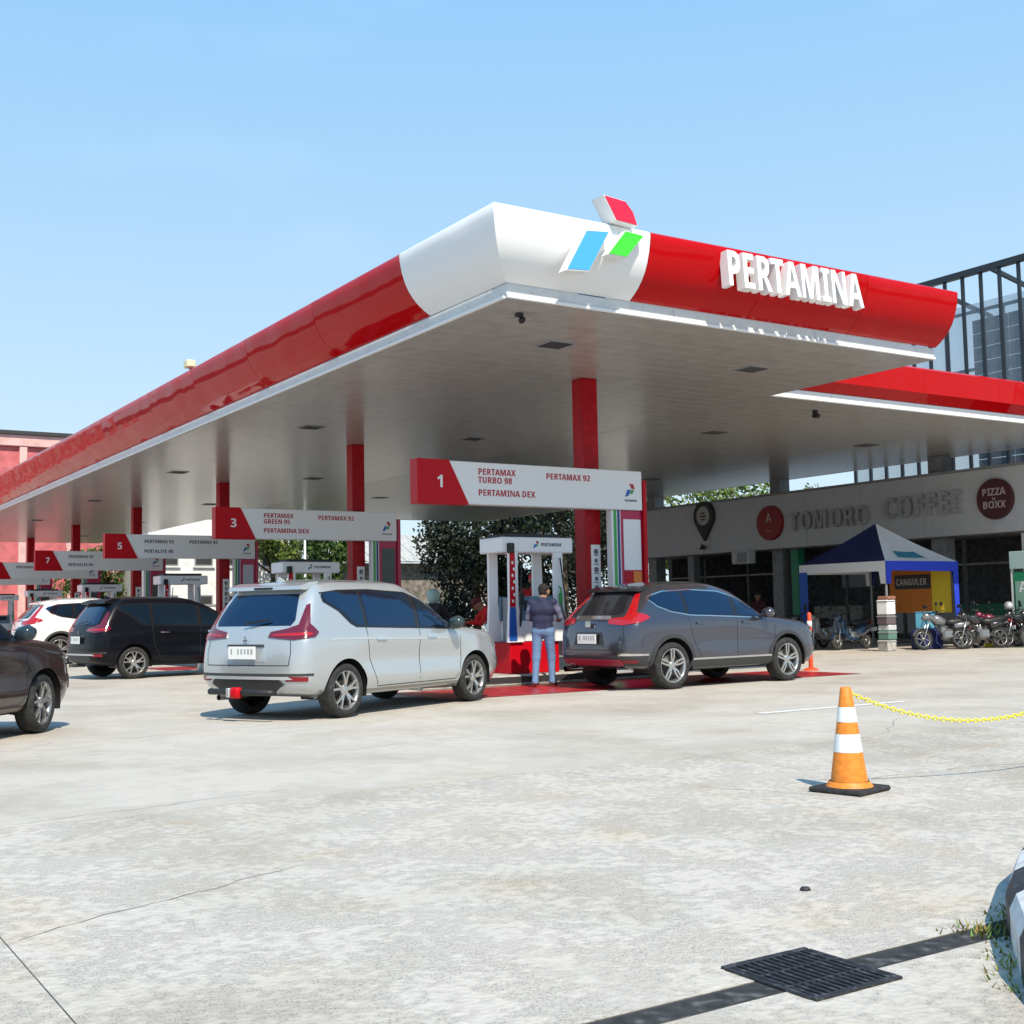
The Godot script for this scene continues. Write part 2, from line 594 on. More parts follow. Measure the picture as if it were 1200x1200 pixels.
	pbox("mount", Vector3(0, -0.04, 0), Vector3(0.10, 0.08, 0.10), M.dark, sc2, 0.01)
	var cb2 := MB.new(true)
	cb2.tube([Vector3(0.0, -0.12, -0.05), Vector3(-0.02, -0.15, 0.12)], 0.055, 12)
	part("camera_body", cb2, M.black, sc2)
	# columns
	for k in ISLE_N:
		var z := ISLE_Z - ISLE_STEP * k
		var o := thing("canopy_column", ["red square column behind the sign numbered 1", "red square column behind the sign numbered 3", "red square column behind the sign numbered 5", "red square column behind the sign numbered 7", "red square column behind the sign numbered 9", "red square column behind the farthest pump sign"][k], "column", Vector3(13.25, 0, z), 0, "red canopy columns")
		pbox("shaft", Vector3(0, H / 2 + 0.08, 0), Vector3(0.34, H - 0.16, 0.34), M.column, o, 0.012)
		pbox("base_plate", Vector3(0, 0.19, 0), Vector3(0.52, 0.03, 0.52), M.dark, o, 0.006)
		var pl := pbox("plaque", Vector3(0.04, 1.90, 0.178), Vector3(0.21, 1.05, 0.012), M.sign_white, o, 0.002)
		for q in 6:
			var ic := MB.new()
			ic.lathe([Vector2(0.0, 0.004), Vector2(0.052 - 0.012 * (q % 2), 0.004), Vector2(0.052 - 0.012 * (q % 2), 0.0)], Vector3(0.04, 2.30 - q * 0.165, 0.1842), Vector3(0, 0, 1), 14)
			ic.box(Vector3(0.04, 2.235 - q * 0.165, 0.186), Vector3(0.11, 0.018, 0.003))
			part("pictogram", ic, M.pictogram, pl)
	# second canopy beyond
	var d := thing("rear_canopy", "plain red canopy with white edge joining behind the big one", "canopy")
	var h2 := 5.8
	var zf := -18.97
	var x0 := 17.95
	var x1 := 32.2
	var zb := -53.0
	pbox("roof_deck", Vector3((x0 + x1) / 2, h2 + 0.45, (zf + zb) / 2), Vector3(x1 - x0 - 0.5, 0.8, zf - zb - 0.7), M.grey, d)
	var bd2 := MB.new()
	bd2.box(Vector3.ZERO, Vector3(x1 - x0 - 0.05, 0.02, step - 0.006), 0.003)
	var bm2 := bd2.done()
	for i in int((zf - zb) / step):
		mesh("soffit_panel", bm2, M.soffit, d, Transform3D(Basis(), Vector3((x0 + x1) / 2, h2 + 0.011, zf - 0.03 - step * (i + 0.5))))
	for k in 5:
		var px := lerpf(x0, x1, (k + 0.5) / 5.0)
		var l := (x1 - x0) / 5.0 - 0.006
		pbox("edge_trim", Vector3(px, h2 + 0.10, zf + 0.0), Vector3(l, 0.20, 0.08), M.white, d, 0.01)
		var fb := MB.new()
		var sec := PackedVector2Array([Vector2(0.06, 0.205), Vector2(0.30, 0.40), Vector2(0.36, 0.95), Vector2(0.30, 1.0), Vector2(-0.3, 1.0), Vector2(-0.3, 0.205)])
		fb.prism(sec, l, Transform3D(Basis(Vector3(0, 0, 1), Vector3.UP, Vector3(-1, 0, 0)), Vector3(px + l / 2, h2, zf)))
		part("fascia_panel", fb, M.fascia_red, d)
	pbox("edge_lip", Vector3(x1 + 0.03, h2 + 0.1, (zf + zb) / 2), Vector3(0.06, 0.22, zf - zb), M.grey, d)
	pbox("edge_lip", Vector3((x0 + x1) / 2, h2 + 0.1, zb - 0.03), Vector3(x1 - x0, 0.22, 0.06), M.grey, d)
	for k in 3:
		for lx in [21.6, 27.4]:
			var f := MB.new()
			f.box(Vector3(lx, h2 - 0.003, -23.7 - k * 9.75), Vector3(0.52, 0.022, 0.52), 0.006)
			part("downlight", f, M.lamp, d)
	for z in [-24.6, -31.5, -38.5]:
		pbox("column", Vector3(31.75, h2 / 2, z), Vector3(0.5, h2, 0.5), M.grey_column, d, 0.01)


func cladding(c: Node, called: String, m: Material, pr: Array, y0: float, side: int, a: float, b: float, mitre: bool) -> void:
	var mb := MB.new(true)
	var t := 0.012
	var seg := maxi(2, int(absf(b - a) / 0.8))
	var pos := func(s: float, q: Vector2) -> Vector3:
		var off := q.x if mitre else 0.0
		var v := lerpf(a + (off * (-1.0 if side == 0 else 1.0)), b, s)
		if side == 0:
			return Vector3(v, y0 + q.y, CZF + q.x)
		return Vector3(CX0 - q.x, y0 + q.y, v)
	var out := Vector3(0, -0.3, 1) if side == 0 else Vector3(-1, -0.3, 0)
	for k in pr.size() - 1:
		for i in seg:
			var s0 := float(i) / seg
			var s1 := float(i + 1) / seg
			var p0: Vector2 = pr[k]
			var p1: Vector2 = pr[k + 1]
			var o := out
			if k >= pr.size() - 3:
				o = Vector3.UP
			mb.quad(pos.call(s0, p0), pos.call(s1, p0), pos.call(s1, p1), pos.call(s0, p1), o)
	mb.smooth(false)
	# closed ends and a flat back give the panel its body
	for e in [0.0, 1.0]:
		if mitre and e == 0.0:
			continue
		for k in pr.size() - 1:
			var p0: Vector2 = pr[k]
			var p1: Vector2 = pr[k + 1]
			var back: Vector3 = pos.call(e, Vector2(0.0, 0.5))
			var dirn: Vector3 = (pos.call(1.0, Vector2.ZERO) - pos.call(0.0, Vector2.ZERO)) * (1.0 if e == 1.0 else -1.0)
			mb.tri(pos.call(e, p0), pos.call(e, p1), back, dirn)
	part(called, mb, m, c)


func blade(c: Node, pts: Array, m: Material, z: float, depth: float) -> void:
	var b := MB.new()
	b.prism(PackedVector2Array(pts), depth, Transform3D(Basis(), Vector3(0, 0, z)))
	var o := part("emblem_blade", b, M.white, c)
	var f := MB.new()
	var cen := Vector2.ZERO
	for p in pts:
		cen += p / pts.size()
	var inn := PackedVector2Array()
	for p in pts:
		inn.append(cen + (p - cen) * 0.94)
	f.prism(inn, 0.01, Transform3D(Basis(), Vector3(0, 0, z + depth)))
	part("face", f, m, o)


func islands() -> void:
	var names := ["1", "3", "5", "7", "9", "11"]
	var said := ["one", "three", "five", "seven", "nine", "eleven"]
	var lines := [["PERTAMAX", "TURBO 98", "PERTAMAX 92", "PERTAMINA DEX"], ["PERTAMAX", "GREEN 95", "PERTAMAX 92", "PERTAMINA DEX"], ["PERTAMAX 92", "", "PERTAMAX 92", "PERTALITE 90"], ["PERTAMAX 92", "", "PERTAMAX 92", "PERTALITE 90"], ["PERTAMAX 92", "", "PERTALITE 90", ""], ["PERTALITE 90", "", "PERTALITE 90", ""]]
	for k in ISLE_N:
		var z := ISLE_Z - ISLE_STEP * k
		# painted bay and raised island
		var rb := MB.new()
		rb.quad(Vector3(8.7, 0.004, z + 0.75), Vector3(17.3, 0.004, z + 0.75), Vector3(17.3, 0.004, z + 2.75), Vector3(8.7, 0.004, z + 2.75), Vector3.UP)
		rb.quad(Vector3(8.7, 0.004, z - 0.75), Vector3(17.3, 0.004, z - 0.75), Vector3(17.3, 0.004, z - 2.75), Vector3(8.7, 0.004, z - 2.75), Vector3.UP)
		setting("painted_bay", rb, M.red_floor)
		var isl := thing("pump_island", "raised concrete pump island under the sign numbered " + said[k], "kerb", Vector3(12.1, 0, z), 0, "pump islands")
		var ib := MB.new()
		ib.box(Vector3(0, 0.085, 0), Vector3(5.4, 0.17, 1.35), 0.02)
		part("island_top", ib, M.kerb, isl)
		for s in [-1, 1]:
			pbox("steel_edge", Vector3(0, 0.10, s * 0.68), Vector3(5.44, 0.10, 0.012), M.dark, isl)
		pump_sign(k, z, names[k], said[k], lines[k])
		price_board(k, z, said[k])
		dispenser(k, Vector3(11.88, 0.17, z + 0.02), said[k])


func pump_sign(k: int, z: float, num: String, word: String, ln: Array) -> void:
	var lab := "long white pump sign with red end panel numbered " + word
	var s := thing("pump_sign", lab, "sign", Vector3(9.43, 3.05, z + 0.30), 0, "numbered pump signs")
	var L := 4.70
	var hh := 0.72
	var d := 0.22
	pbox("sign_box", Vector3(L / 2 + 0.07, hh / 2, d / 2), Vector3(L - 0.14, hh, d), M.sign_white, s, 0.012)
	# the red end wraps round the corner and is cut on a slant
	var rb := MB.new()
	rb.prism(PackedVector2Array([Vector2(0, -0.01), Vector2(0.98, -0.01), Vector2(0.60, hh + 0.01), Vector2(0, hh + 0.01)]), d + 0.03, Transform3D(Basis(), Vector3(0, 0, -0.012)))
	part("end_panel", rb, M.red, s)
	var f := d + 0.0185
	text("number", num, 0.20, M.white, s, Transform3D(Basis(), Vector3(0.36, 0.26, f)), 0.006, 1.0, num.length() > 1)
	f = d + 0.0005
	if ln[1] != "":
		text("lettering", ln[0], 0.105, M.text_red, s, Transform3D(Basis(), Vector3(1.17, 0.505, f)), 0.005)
		text("lettering", ln[1], 0.105, M.text_red, s, Transform3D(Basis(), Vector3(1.17, 0.365, f)), 0.005)
		text("lettering", ln[2], 0.105, M.text_red, s, Transform3D(Basis(), Vector3(2.56, 0.485, f)), 0.005)
		text("lettering", ln[3], 0.105, M.text_red, s, Transform3D(Basis(), Vector3(1.17, 0.15, f)), 0.005)
	else:
		text("lettering", ln[0], 0.10, M.text_dark, s, Transform3D(Basis(), Vector3(1.17, 0.46, f)), 0.005)
		text("lettering", ln[2], 0.10, M.text_dark, s, Transform3D(Basis(), Vector3(2.56, 0.46, f)), 0.005)
		if ln[3] != "":
			text("lettering", ln[3], 0.10, M.text_dark, s, Transform3D(Basis(), Vector3(1.17, 0.16, f)), 0.005)
	emblem(s, Vector3(4.30, 0.24, f), 0.25)
	text("lettering", "PERTAMINA", 0.035, M.text_dark, s, Transform3D(Basis(), Vector3(4.29, 0.155, f)), 0.004)
	pbox("bracket", Vector3(3.82, hh / 2, -0.07), Vector3(0.26, 0.3, 0.13), M.dark, s)


# the three-bladed mark, h metres high
func emblem(parent: Node, at: Vector3, h: float) -> void:
	var t := Transform3D(Basis.from_scale(Vector3(h, h, 1)), at)
	var b := MB.new()
	b.prism(PackedVector2Array([Vector2(0.0, 0.0), Vector2(0.30, 0.06), Vector2(0.55, 0.55), Vector2(0.22, 0.52)]), 0.005, t)
	part("mark_blade", b, M.blue, parent)
	b = MB.new()
	b.prism(PackedVector2Array([Vector2(0.40, 0.22), Vector2(0.70, 0.24), Vector2(0.86, 0.55), Vector2(0.60, 0.53)]), 0.005, t)
	part("mark_blade", b, M.green, parent)
	b = MB.new()
	b.prism(PackedVector2Array([Vector2(0.42, 0.98), Vector2(0.78, 0.94), Vector2(0.92, 0.60), Vector2(0.62, 0.60)]), 0.005, t)
	part("mark_blade", b, M.text_red, parent)


func price_board(k: int, z: float, num: String) -> void:
	var s := thing("price_board", "red upright price board with coloured stripes under sign " + num, "board", Vector3(13.55, 0.17, z + 0.30), 0, "price boards at the pump islands")
	var top := 2.875
	pbox("backing", Vector3(0.36, top / 2, 0.08), Vector3(0.50, top, 0.14), M.magenta, s, 0.006)
	var cols := [M.sign_white, M.green, M.sign_white, M.navy, M.sign_white]
	var xs := [-0.10, -0.05, 0.015, 0.035, 0.09, 0.11]
	for i in 5:
		var w: float = xs[i + 1] - xs[i]
		pbox("stripe", Vector3(xs[i] + w / 2, top / 2, 0.085 + (i % 2) * 0.004), Vector3(w - 0.001, top, 0.15), cols[i], s)
	pbox("post", Vector3(0.655, 1.72, 0.10), Vector3(0.085, 3.44, 0.22), M.magenta if k > 0 else M.red, s, 0.01)
	if k == 0:
		pbox("price_panel", Vector3(0.375, 2.25, 0.155), Vector3(0.40, 0.93, 0.012), M.sign_white, s, 0.004)
	elif k == 2:
		pbox("price_panel", Vector3(0.375, 2.30, 0.155), Vector3(0.34, 0.80, 0.012), mat(lin(0.55, 0.58, 0.66), 0.5), s, 0.004)
	else:
		pbox("price_panel", Vector3(0.375, 2.05, 0.155), Vector3(0.36, 1.30, 0.012), mat(lin(0.04, 0.06, 0.06), 0.3), s, 0.004)
	pbox("payment_sticker", Vector3(0.28, 1.66, 0.155), Vector3(0.19, 0.20, 0.008), M.red, s)
	pbox("payment_sticker", Vector3(0.48, 1.66, 0.155), Vector3(0.19, 0.20, 0.008), mat(lin(0.75, 0.20, 0.02), 0.5), s)


func dispenser(k: int, at: Vector3, num: String) -> void:
	var s := thing("fuel_dispenser", "white fuel dispenser with red base standing under sign " + num, "fuel pump", at, 0, "fuel dispensers")
	var w := 1.34
	pbox("base", Vector3(-0.06, 0.27, 0), Vector3(1.02, 0.54, 0.62), M.red, s, 0.015)
	# slanting side pillars, red over blue on the left one
	for f in [-1, 1]:
		var zf: float = f * 0.30
		var b := MB.new()
		b.prism(PackedVector2Array([Vector2(-0.64, 0.545), Vector2(-0.32, 0.545), Vector2(-0.42, 1.2), Vector2(-0.42, 2.1), Vector2(-0.60, 2.1), Vector2(-0.60, 1.2)]), 0.06 * f, Transform3D(Basis(), Vector3(0, 0, zf)))
		part("pillar", b, M.sign_white, s)
		b = MB.new()
		b.prism(PackedVector2Array([Vector2(-0.60, 1.15), Vector2(-0.485, 1.15), Vector2(-0.485, 2.08), Vector2(-0.585, 2.08)]), 0.01 * f, Transform3D(Basis(), Vector3(0, 0, zf + 0.06 * f)))
		part("red_stripe", b, M.red, s)
		b = MB.new()
		b.prism(PackedVector2Array([Vector2(-0.62, 0.57), Vector2(-0.46, 0.57), Vector2(-0.485, 1.145), Vector2(-0.60, 1.145)]), 0.01 * f, Transform3D(Basis(), Vector3(0, 0, zf + 0.06 * f)))
		part("blue_stripe", b, M.blue, s)
		b = MB.new()
		b.prism(PackedVector2Array([Vector2(0.34, 0.545), Vector2(0.56, 0.545), Vector2(0.52, 2.1), Vector2(0.34, 2.1)]), 0.06 * f, Transform3D(Basis(), Vector3(0, 0, zf)))
		part("pillar", b, M.sign_white, s)
		# meter head
		pbox("meter_panel", Vector3(-0.04, 1.12, zf - 0.02 * f), Vector3(0.74, 0.42, 0.05), mat(lin(0.12, 0.22, 0.30), 0.3), s, 0.01)
		pbox("display", Vector3(-0.04, 1.17, zf + 0.008 * f), Vector3(0.46, 0.18, 0.01), M.black, s)
		# nozzles hang in holsters, hoses loop below
		for q in 2:
			var nx := 0.44 if q == 0 else -0.36
			var nb := MB.new()
			nb.box(Vector3(nx, 1.28, zf + 0.10 * f), Vector3(0.05, 0.20, 0.06), 0.012)
			nb.tube([Vector3(nx, 1.36, zf + 0.10 * f), Vector3(nx, 1.46, zf + 0.12 * f), Vector3(nx, 1.50, zf + 0.05 * f)], 0.014, 6)
			part("nozzle", nb, [M.green, M.black][q], s)
			var hb := MB.new(true)
			var pts := []
			for i in 13:
				var t := i / 12.0
				pts.append(Vector3(nx + sin(t * PI) * 0.10 * (1 if q == 0 else -1), lerpf(1.2, 2.0, t) - sin(t * PI) * 0.75, zf + (0.10 + sin(t * PI) * 0.06) * f))
			hb.tube(pts, 0.013, 6)
			part("hose", hb, M.black, s)
		pbox("lower_panel", Vector3(-0.02, 0.73, zf - 0.01 * f), Vector3(0.68, 0.36, 0.04), M.sign_white, s, 0.01)
	pbox("cabinet", Vector3(-0.02, 0.93, 0), Vector3(0.70, 0.76, 0.46), M.grey, s)
	pbox("header", Vector3(0, 2.22, 0), Vector3(1.50, 0.27, 0.74), M.sign_white, s, 0.02)
	pbox("header_cap", Vector3(0, 2.39, -0.02), Vector3(1.2, 0.07, 0.55), M.dark, s, 0.02)
	pbox("speaker", Vector3(-0.58, 2.16, 0.39), Vector3(0.13, 0.17, 0.06), M.black, s, 0.01)
	text("lettering", "PERTAMINA", 0.055, M.text_dark, s, Transform3D(Basis(), Vector3(0.06, 2.20, 0.3705)), 0.004)
	emblem(s, Vector3(-0.10, 2.165, 0.3705), 0.13)
	for q in 7:
		pbox("caution_sticker", Vector3(-0.54 + (q % 2) * 0.03, 1.25 + q * 0.11, 0.374), Vector3(0.035, 0.05, 0.004), M.sign_white, s)

# ---------------------------------------------------------------- cars
func key(k: Array, x: float) -> float:
	var n := k.size()
	if x <= k[0][0]:
		return k[0][1]
	if x >= k[n - 1][0]:
		return k[n - 1][1]
	for i in n - 1:
		if x <= k[i + 1][0]:
			var h: float = k[i + 1][0] - k[i][0]
			var t: float = (x - k[i][0]) / h
			var d: float = (k[i + 1][1] - k[i][1]) / h
			var dl: float = d if i == 0 else (k[i][1] - k[i - 1][1]) / (k[i][0] - k[i - 1][0])
			var dr: float = d if i == n - 2 else (k[i + 2][1] - k[i + 1][1]) / (k[i + 2][0] - k[i + 1][0])
			var m0 := 0.0 if dl * d <= 0.0 else 2.0 * dl * d / (dl + d)
			var m1 := 0.0 if dr * d <= 0.0 else 2.0 * dr * d / (dr + d)
			if i == 0: m0 = d
			if i == n - 2: m1 = d
			var t2 := t * t
			var t3 := t2 * t
			return (2 * t3 - 3 * t2 + 1) * k[i][1] + (t3 - 2 * t2 + t) * h * m0 + (-2 * t3 + 3 * t2) * k[i + 1][1] + (t3 - t2) * h * m1
	return k[n - 1][1]


class Shell:
	var P := []          # columns of Vector3, right half
	var U := []          # unrolled length of each column from the rear centre line
	var ncol := 0
	var nrow := 0
	var side: PackedFloat32Array
	var top: PackedFloat32Array
	var x0 := -1.1
	var res := 0.02
	var sw := 260
	var sh := 95
	var tw := 260
	var th := 52
	var mesh: ArrayMesh

	func raster(f: PackedFloat32Array, w: int, h: int, a: Vector3, b: Vector3, c: Vector3) -> void:
		# (x, y) in cells, z the value to keep the largest of
		var d := (b.x - a.x) * (c.y - a.y) - (c.x - a.x) * (b.y - a.y)
		if absf(d) < 1e-9:
			return
		var i0 := maxi(0, floori(minf(a.x, minf(b.x, c.x))))
		var i1 := mini(w - 1, ceili(maxf(a.x, maxf(b.x, c.x))))
		var j0 := maxi(0, floori(minf(a.y, minf(b.y, c.y))))
		var j1 := mini(h - 1, ceili(maxf(a.y, maxf(b.y, c.y))))
		for j in range(j0, j1 + 1):
			for i in range(i0, i1 + 1):
				var l1 := ((i - a.x) * (c.y - a.y) - (c.x - a.x) * (j - a.y)) / d
				var l2 := ((b.x - a.x) * (j - a.y) - (i - a.x) * (b.y - a.y)) / d
				if l1 >= -0.02 and l2 >= -0.02 and l1 + l2 <= 1.02:
					var v := a.z + l1 * (b.z - a.z) + l2 * (c.z - a.z)
					if v > f[j * w + i]:
						f[j * w + i] = v

	func fields() -> void:
		side = PackedFloat32Array(); side.resize(sw * sh); side.fill(-9.0)
		top = PackedFloat32Array(); top.resize(tw * th); top.fill(-9.0)
		for i in ncol - 1:
			for j in nrow - 1:
				var q := [P[i][j], P[i + 1][j], P[i + 1][j + 1], P[i][j + 1]]
				for t in [[0, 1, 2], [0, 2, 3]]:
					var s := []
					var u := []
					for k in t:
						var p: Vector3 = q[k]
						s.append(Vector3((p.x - x0) / res, p.y / res, p.z))
						u.append(Vector3((p.x - x0) / res, p.z / res, p.y))
					raster(side, sw, sh, s[0], s[1], s[2])
					raster(top, tw, th, u[0], u[1], u[2])

	func look(f: PackedFloat32Array, w: int, h: int, fx: float, fy: float) -> float:
		var i := clampi(floori(fx), 0, w - 2)
		var j := clampi(floori(fy), 0, h - 2)
		var tx := clampf(fx - i, 0, 1)
		var ty := clampf(fy - j, 0, 1)
		var v := [f[j * w + i], f[j * w + i + 1], f[(j + 1) * w + i], f[(j + 1) * w + i + 1]]
		var best := -9.0
		for e in v:
			best = maxf(best, e)
		for k in 4:
			if v[k] < -5.0:
				v[k] = best
		return lerpf(lerpf(v[0], v[1], tx), lerpf(v[2], v[3], tx), ty)

	# side: (x, y) -> point on the right flank
	func on_side(p: Vector2) -> Vector3:
		return Vector3(p.x, p.y, look(side, sw, sh, (p.x - x0) / res, p.y / res))
	# top: (x, z) -> point on roof, bonnet or glass
	func on_top(p: Vector2) -> Vector3:
		return Vector3(p.x, look(top, tw, th, (p.x - x0) / res, absf(p.y) / res), p.y)
	# wrap: (length round from the rear centre line, y)
	func on_wrap(p: Vector2) -> Vector3:
		var s := -1.0 if p.x < 0.0 else 1.0
		var u := absf(p.x)
		var i := 0
		while i < ncol - 2 and U[i + 1] < u:
			i += 1
		var t := clampf((u - U[i]) / maxf(U[i + 1] - U[i], 1e-5), 0, 1)
		var a := at_y(i, p.y)
		var b := at_y(i + 1, p.y)
		var v := a.lerp(b, t)
		v.z *= s
		return v
	# the same measured from the front centre line
	func on_front(p: Vector2) -> Vector3:
		var u: float = U[ncol - 1] - absf(p.x)
		var v := on_wrap(Vector2(u, p.y))
		if p.x < 0.0:
			v.z = -v.z
		return v
	func at_y(i: int, y: float) -> Vector3:
		var c: Array = P[i]
		for j in range(2, nrow - 1):
			if c[j].y <= y and c[j + 1].y > y:
				return c[j].lerp(c[j + 1], (y - c[j].y) / maxf(c[j + 1].y - c[j].y, 1e-5))
		return c[2] if y < c[2].y else c[nrow - 1]


func shell(sp: Dictionary) -> Shell:
	var s := Shell.new()
	var rows: int = sp.y.size()
	var sub := 5
	var cols := []
	var ecap := 2.0 / 3.1
	for i in 10:
		cols.append([0, (PI / 2) * pow(i / 10.0, 0.85)])
	var ns := 92
	for i in ns + 1:
		cols.append([1, float(i) / ns])
	for i in range(9, -1, -1):
		cols.append([2, (PI / 2) * pow(i / 10.0, 0.85)])
	for c in cols:
		var ctl := []
		for r in rows:
			var xa: float = sp.xr[r] + sp.R
			var xb: float = sp.xf[r] - sp.F
			if c[0] == 1:
				var x := lerpf(xa, xb, c[1])
				ctl.append(Vector3(x, key(sp.y[r], x), key(sp.z[r], x)))
			elif c[0] == 0:
				var x: float = sp.xr[r] + sp.R * (1.0 - pow(cos(c[1]), ecap))
				ctl.append(Vector3(x, key(sp.y[r], x), key(sp.z[r], xa) * pow(sin(c[1]), ecap)))
			else:
				var x: float = sp.xf[r] - sp.F * (1.0 - pow(cos(c[1]), ecap))
				ctl.append(Vector3(x, key(sp.y[r], x), key(sp.z[r], xb) * pow(sin(c[1]), ecap)))
		var line := []
		for r in rows - 1:
			var p0: Vector3 = ctl[maxi(r - 1, 0)]
			var p1: Vector3 = ctl[r]
			var p2: Vector3 = ctl[r + 1]
			var p3: Vector3 = ctl[mini(r + 2, rows - 1)]
			if r + 2 > rows - 1:
				p3 = Vector3(p1.x, p1.y, -p1.z)
			for q in sub:
				line.append(p1.cubic_interpolate(p2, p0, p3, float(q) / sub))
		line.append(ctl[rows - 1])
		s.P.append(line)
	s.ncol = s.P.size()
	s.nrow = s.P[0].size()
	# unrolled length at the fourth row
	var jr := 3 * sub
	s.U.append(0.0)
	for i in range(1, s.ncol):
		s.U.append(s.U[i - 1] + (s.P[i][jr] as Vector3).distance_to(s.P[i - 1][jr]))
	s.fields()
	# cut the wheel arches
	var inside := []
	for i in s.ncol:
		var l := []
		for j in s.nrow:
			var p: Vector3 = s.P[i][j]
			var hit := -1
			for w in 2:
				var cx: float = 0.0 if w == 0 else sp.wb
				if p.z > 0.45 and Vector2(p.x - cx, p.y - sp.wr).length() < sp.arch:
					hit = w
			l.append(hit)
		inside.append(l)
	var G := []
	for i in s.ncol:
		var l := []
		for j in s.nrow:
			var p: Vector3 = s.P[i][j]
			if inside[i][j] >= 0:
				var keepq := false
				for di in [-1, 0, 1]:
					for dj in [-1, 0, 1]:
						var ii: int = i + di
						var jj: int = j + dj
						if ii >= 0 and jj >= 0 and ii < s.ncol and jj < s.nrow and inside[ii][jj] < 0:
							keepq = true
				if keepq:
					var cx: float = 0.0 if inside[i][j] == 0 else sp.wb
					var dv := Vector2(p.x - cx, p.y - sp.wr)
					dv = dv.normalized() * sp.arch
					if dv.y + sp.wr > p.y - 0.001 or true:
						var np := Vector2(cx + dv.x, sp.wr + dv.y)
						var z := s.look(s.side, s.sw, s.sh, (np.x - s.x0) / s.res, np.y / s.res)
						p = Vector3(np.x, np.y, z if z > 0.4 else p.z)
			l.append(p)
		G.append(l)
	var mb := MB.new(true)
	for i in s.ncol - 1:
		for j in s.nrow - 1:
			if inside[i][j] >= 0 and inside[i + 1][j] >= 0 and inside[i + 1][j + 1] >= 0 and inside[i][j + 1] >= 0:
				continue
			var a: Vector3 = G[i][j]; var b: Vector3 = G[i + 1][j]; var c: Vector3 = G[i + 1][j + 1]; var d: Vector3 = G[i][j + 1]
			var m := (a + b + c + d) * 0.25
			var o := m - Vector3(clampf(m.x, -0.1, 2.5), 0.75, 0)
			if j < sub:
				o = Vector3(0, -1, 0.3)
			var f := Vector3(1, 1, -1)
			mb.quad(a, b, c, d, o)
			mb.quad(a * f, b * f, c * f, d * f, o * f)
	s.mesh = mb.done()
	return s


# a panel laid on a surface: outline in the surface's own two directions, t proud of it
func drape(on: Callable, poly: Array, t: float, cell := 0.06, mirror := false) -> MB:
	var mb := MB.new(true)
	var edge := PackedVector2Array()
	var n := poly.size()
	for i in n:
		var a: Vector2 = poly[i]
		var b: Vector2 = poly[(i + 1) % n]
		var k := maxi(1, ceili(a.distance_to(b) / cell))
		for q in k:
			edge.append(a.lerp(b, float(q) / k))
	var pts := edge.duplicate()
	var lo := edge[0]; var hi := edge[0]
	for p in edge:
		lo = lo.min(p); hi = hi.max(p)
	var x := lo.x + cell * 0.5
	while x < hi.x:
		var y := lo.y + cell * 0.5
		while y < hi.y:
			var p := Vector2(x, y)
			if Geometry2D.is_point_in_polygon(p, edge):
				var near := 1e9
				for i in edge.size():
					near = minf(near, Geometry2D.get_closest_point_to_segment(p, edge[i], edge[(i + 1) % edge.size()]).distance_to(p))
				if near > cell * 0.35:
					pts.append(p)
			y += cell
		x += cell
	var pos := []
	var nor := []
	for p in pts:
		var c: Vector3 = on.call(p)
		var du: Vector3 = on.call(p + Vector2(0.02, 0)) - on.call(p - Vector2(0.02, 0))
		var dv: Vector3 = on.call(p + Vector2(0, 0.02)) - on.call(p - Vector2(0, 0.02))
		var nn := du.cross(dv).normalized()
		if nn.dot(c - Vector3(clampf(c.x, 0.2, 2.3), 0.6, 0)) < 0:
			nn = -nn
		pos.append(c + nn * t); nor.append(nn)
	var ix := Geometry2D.triangulate_delaunay(pts)
	var mir := Vector3(1, 1, -1)
	for k in range(0, ix.size(), 3):
		var g := (pts[ix[k]] + pts[ix[k + 1]] + pts[ix[k + 2]]) / 3.0
		if not Geometry2D.is_point_in_polygon(g, edge):
			continue
		var o: Vector3 = nor[ix[k]] + nor[ix[k + 1]] + nor[ix[k + 2]]
		if mirror:
			mb.tri(pos[ix[k]] * mir, pos[ix[k + 1]] * mir, pos[ix[k + 2]] * mir, o * mir)
		else:
			mb.tri(pos[ix[k]], pos[ix[k + 1]], pos[ix[k + 2]], o)
	mb.smooth(false)
	for i in edge.size():
		var j := (i + 1) % edge.size()
		var a: Vector3 = pos[i]; var b: Vector3 = pos[j]
		var a2: Vector3 = a - nor[i] * (t + 0.006); var b2: Vector3 = b - nor[j] * (t + 0.006)
		var mid := (a + b) * 0.5
		var cen: Vector3 = on.call((lo + hi) * 0.5)
		if mirror:
			mb.quad(a * mir, b * mir, b2 * mir, a2 * mir, (mid - cen) * mir)
		else:
			mb.quad(a, b, b2, a2, mid - cen)
	return mb


func line_poly(pts: Array, w: float) -> Array:
	var l := []
	var r := []
	for i in pts.size():
		var d: Vector2 = ((pts[mini(i + 1, pts.size() - 1)] as Vector2) - (pts[maxi(i - 1, 0)] as Vector2)).normalized()
		var o := Vector2(-d.y, d.x) * w * 0.5
		l.append(pts[i] + o)
		r.push_front(pts[i] - o)
	return l + r


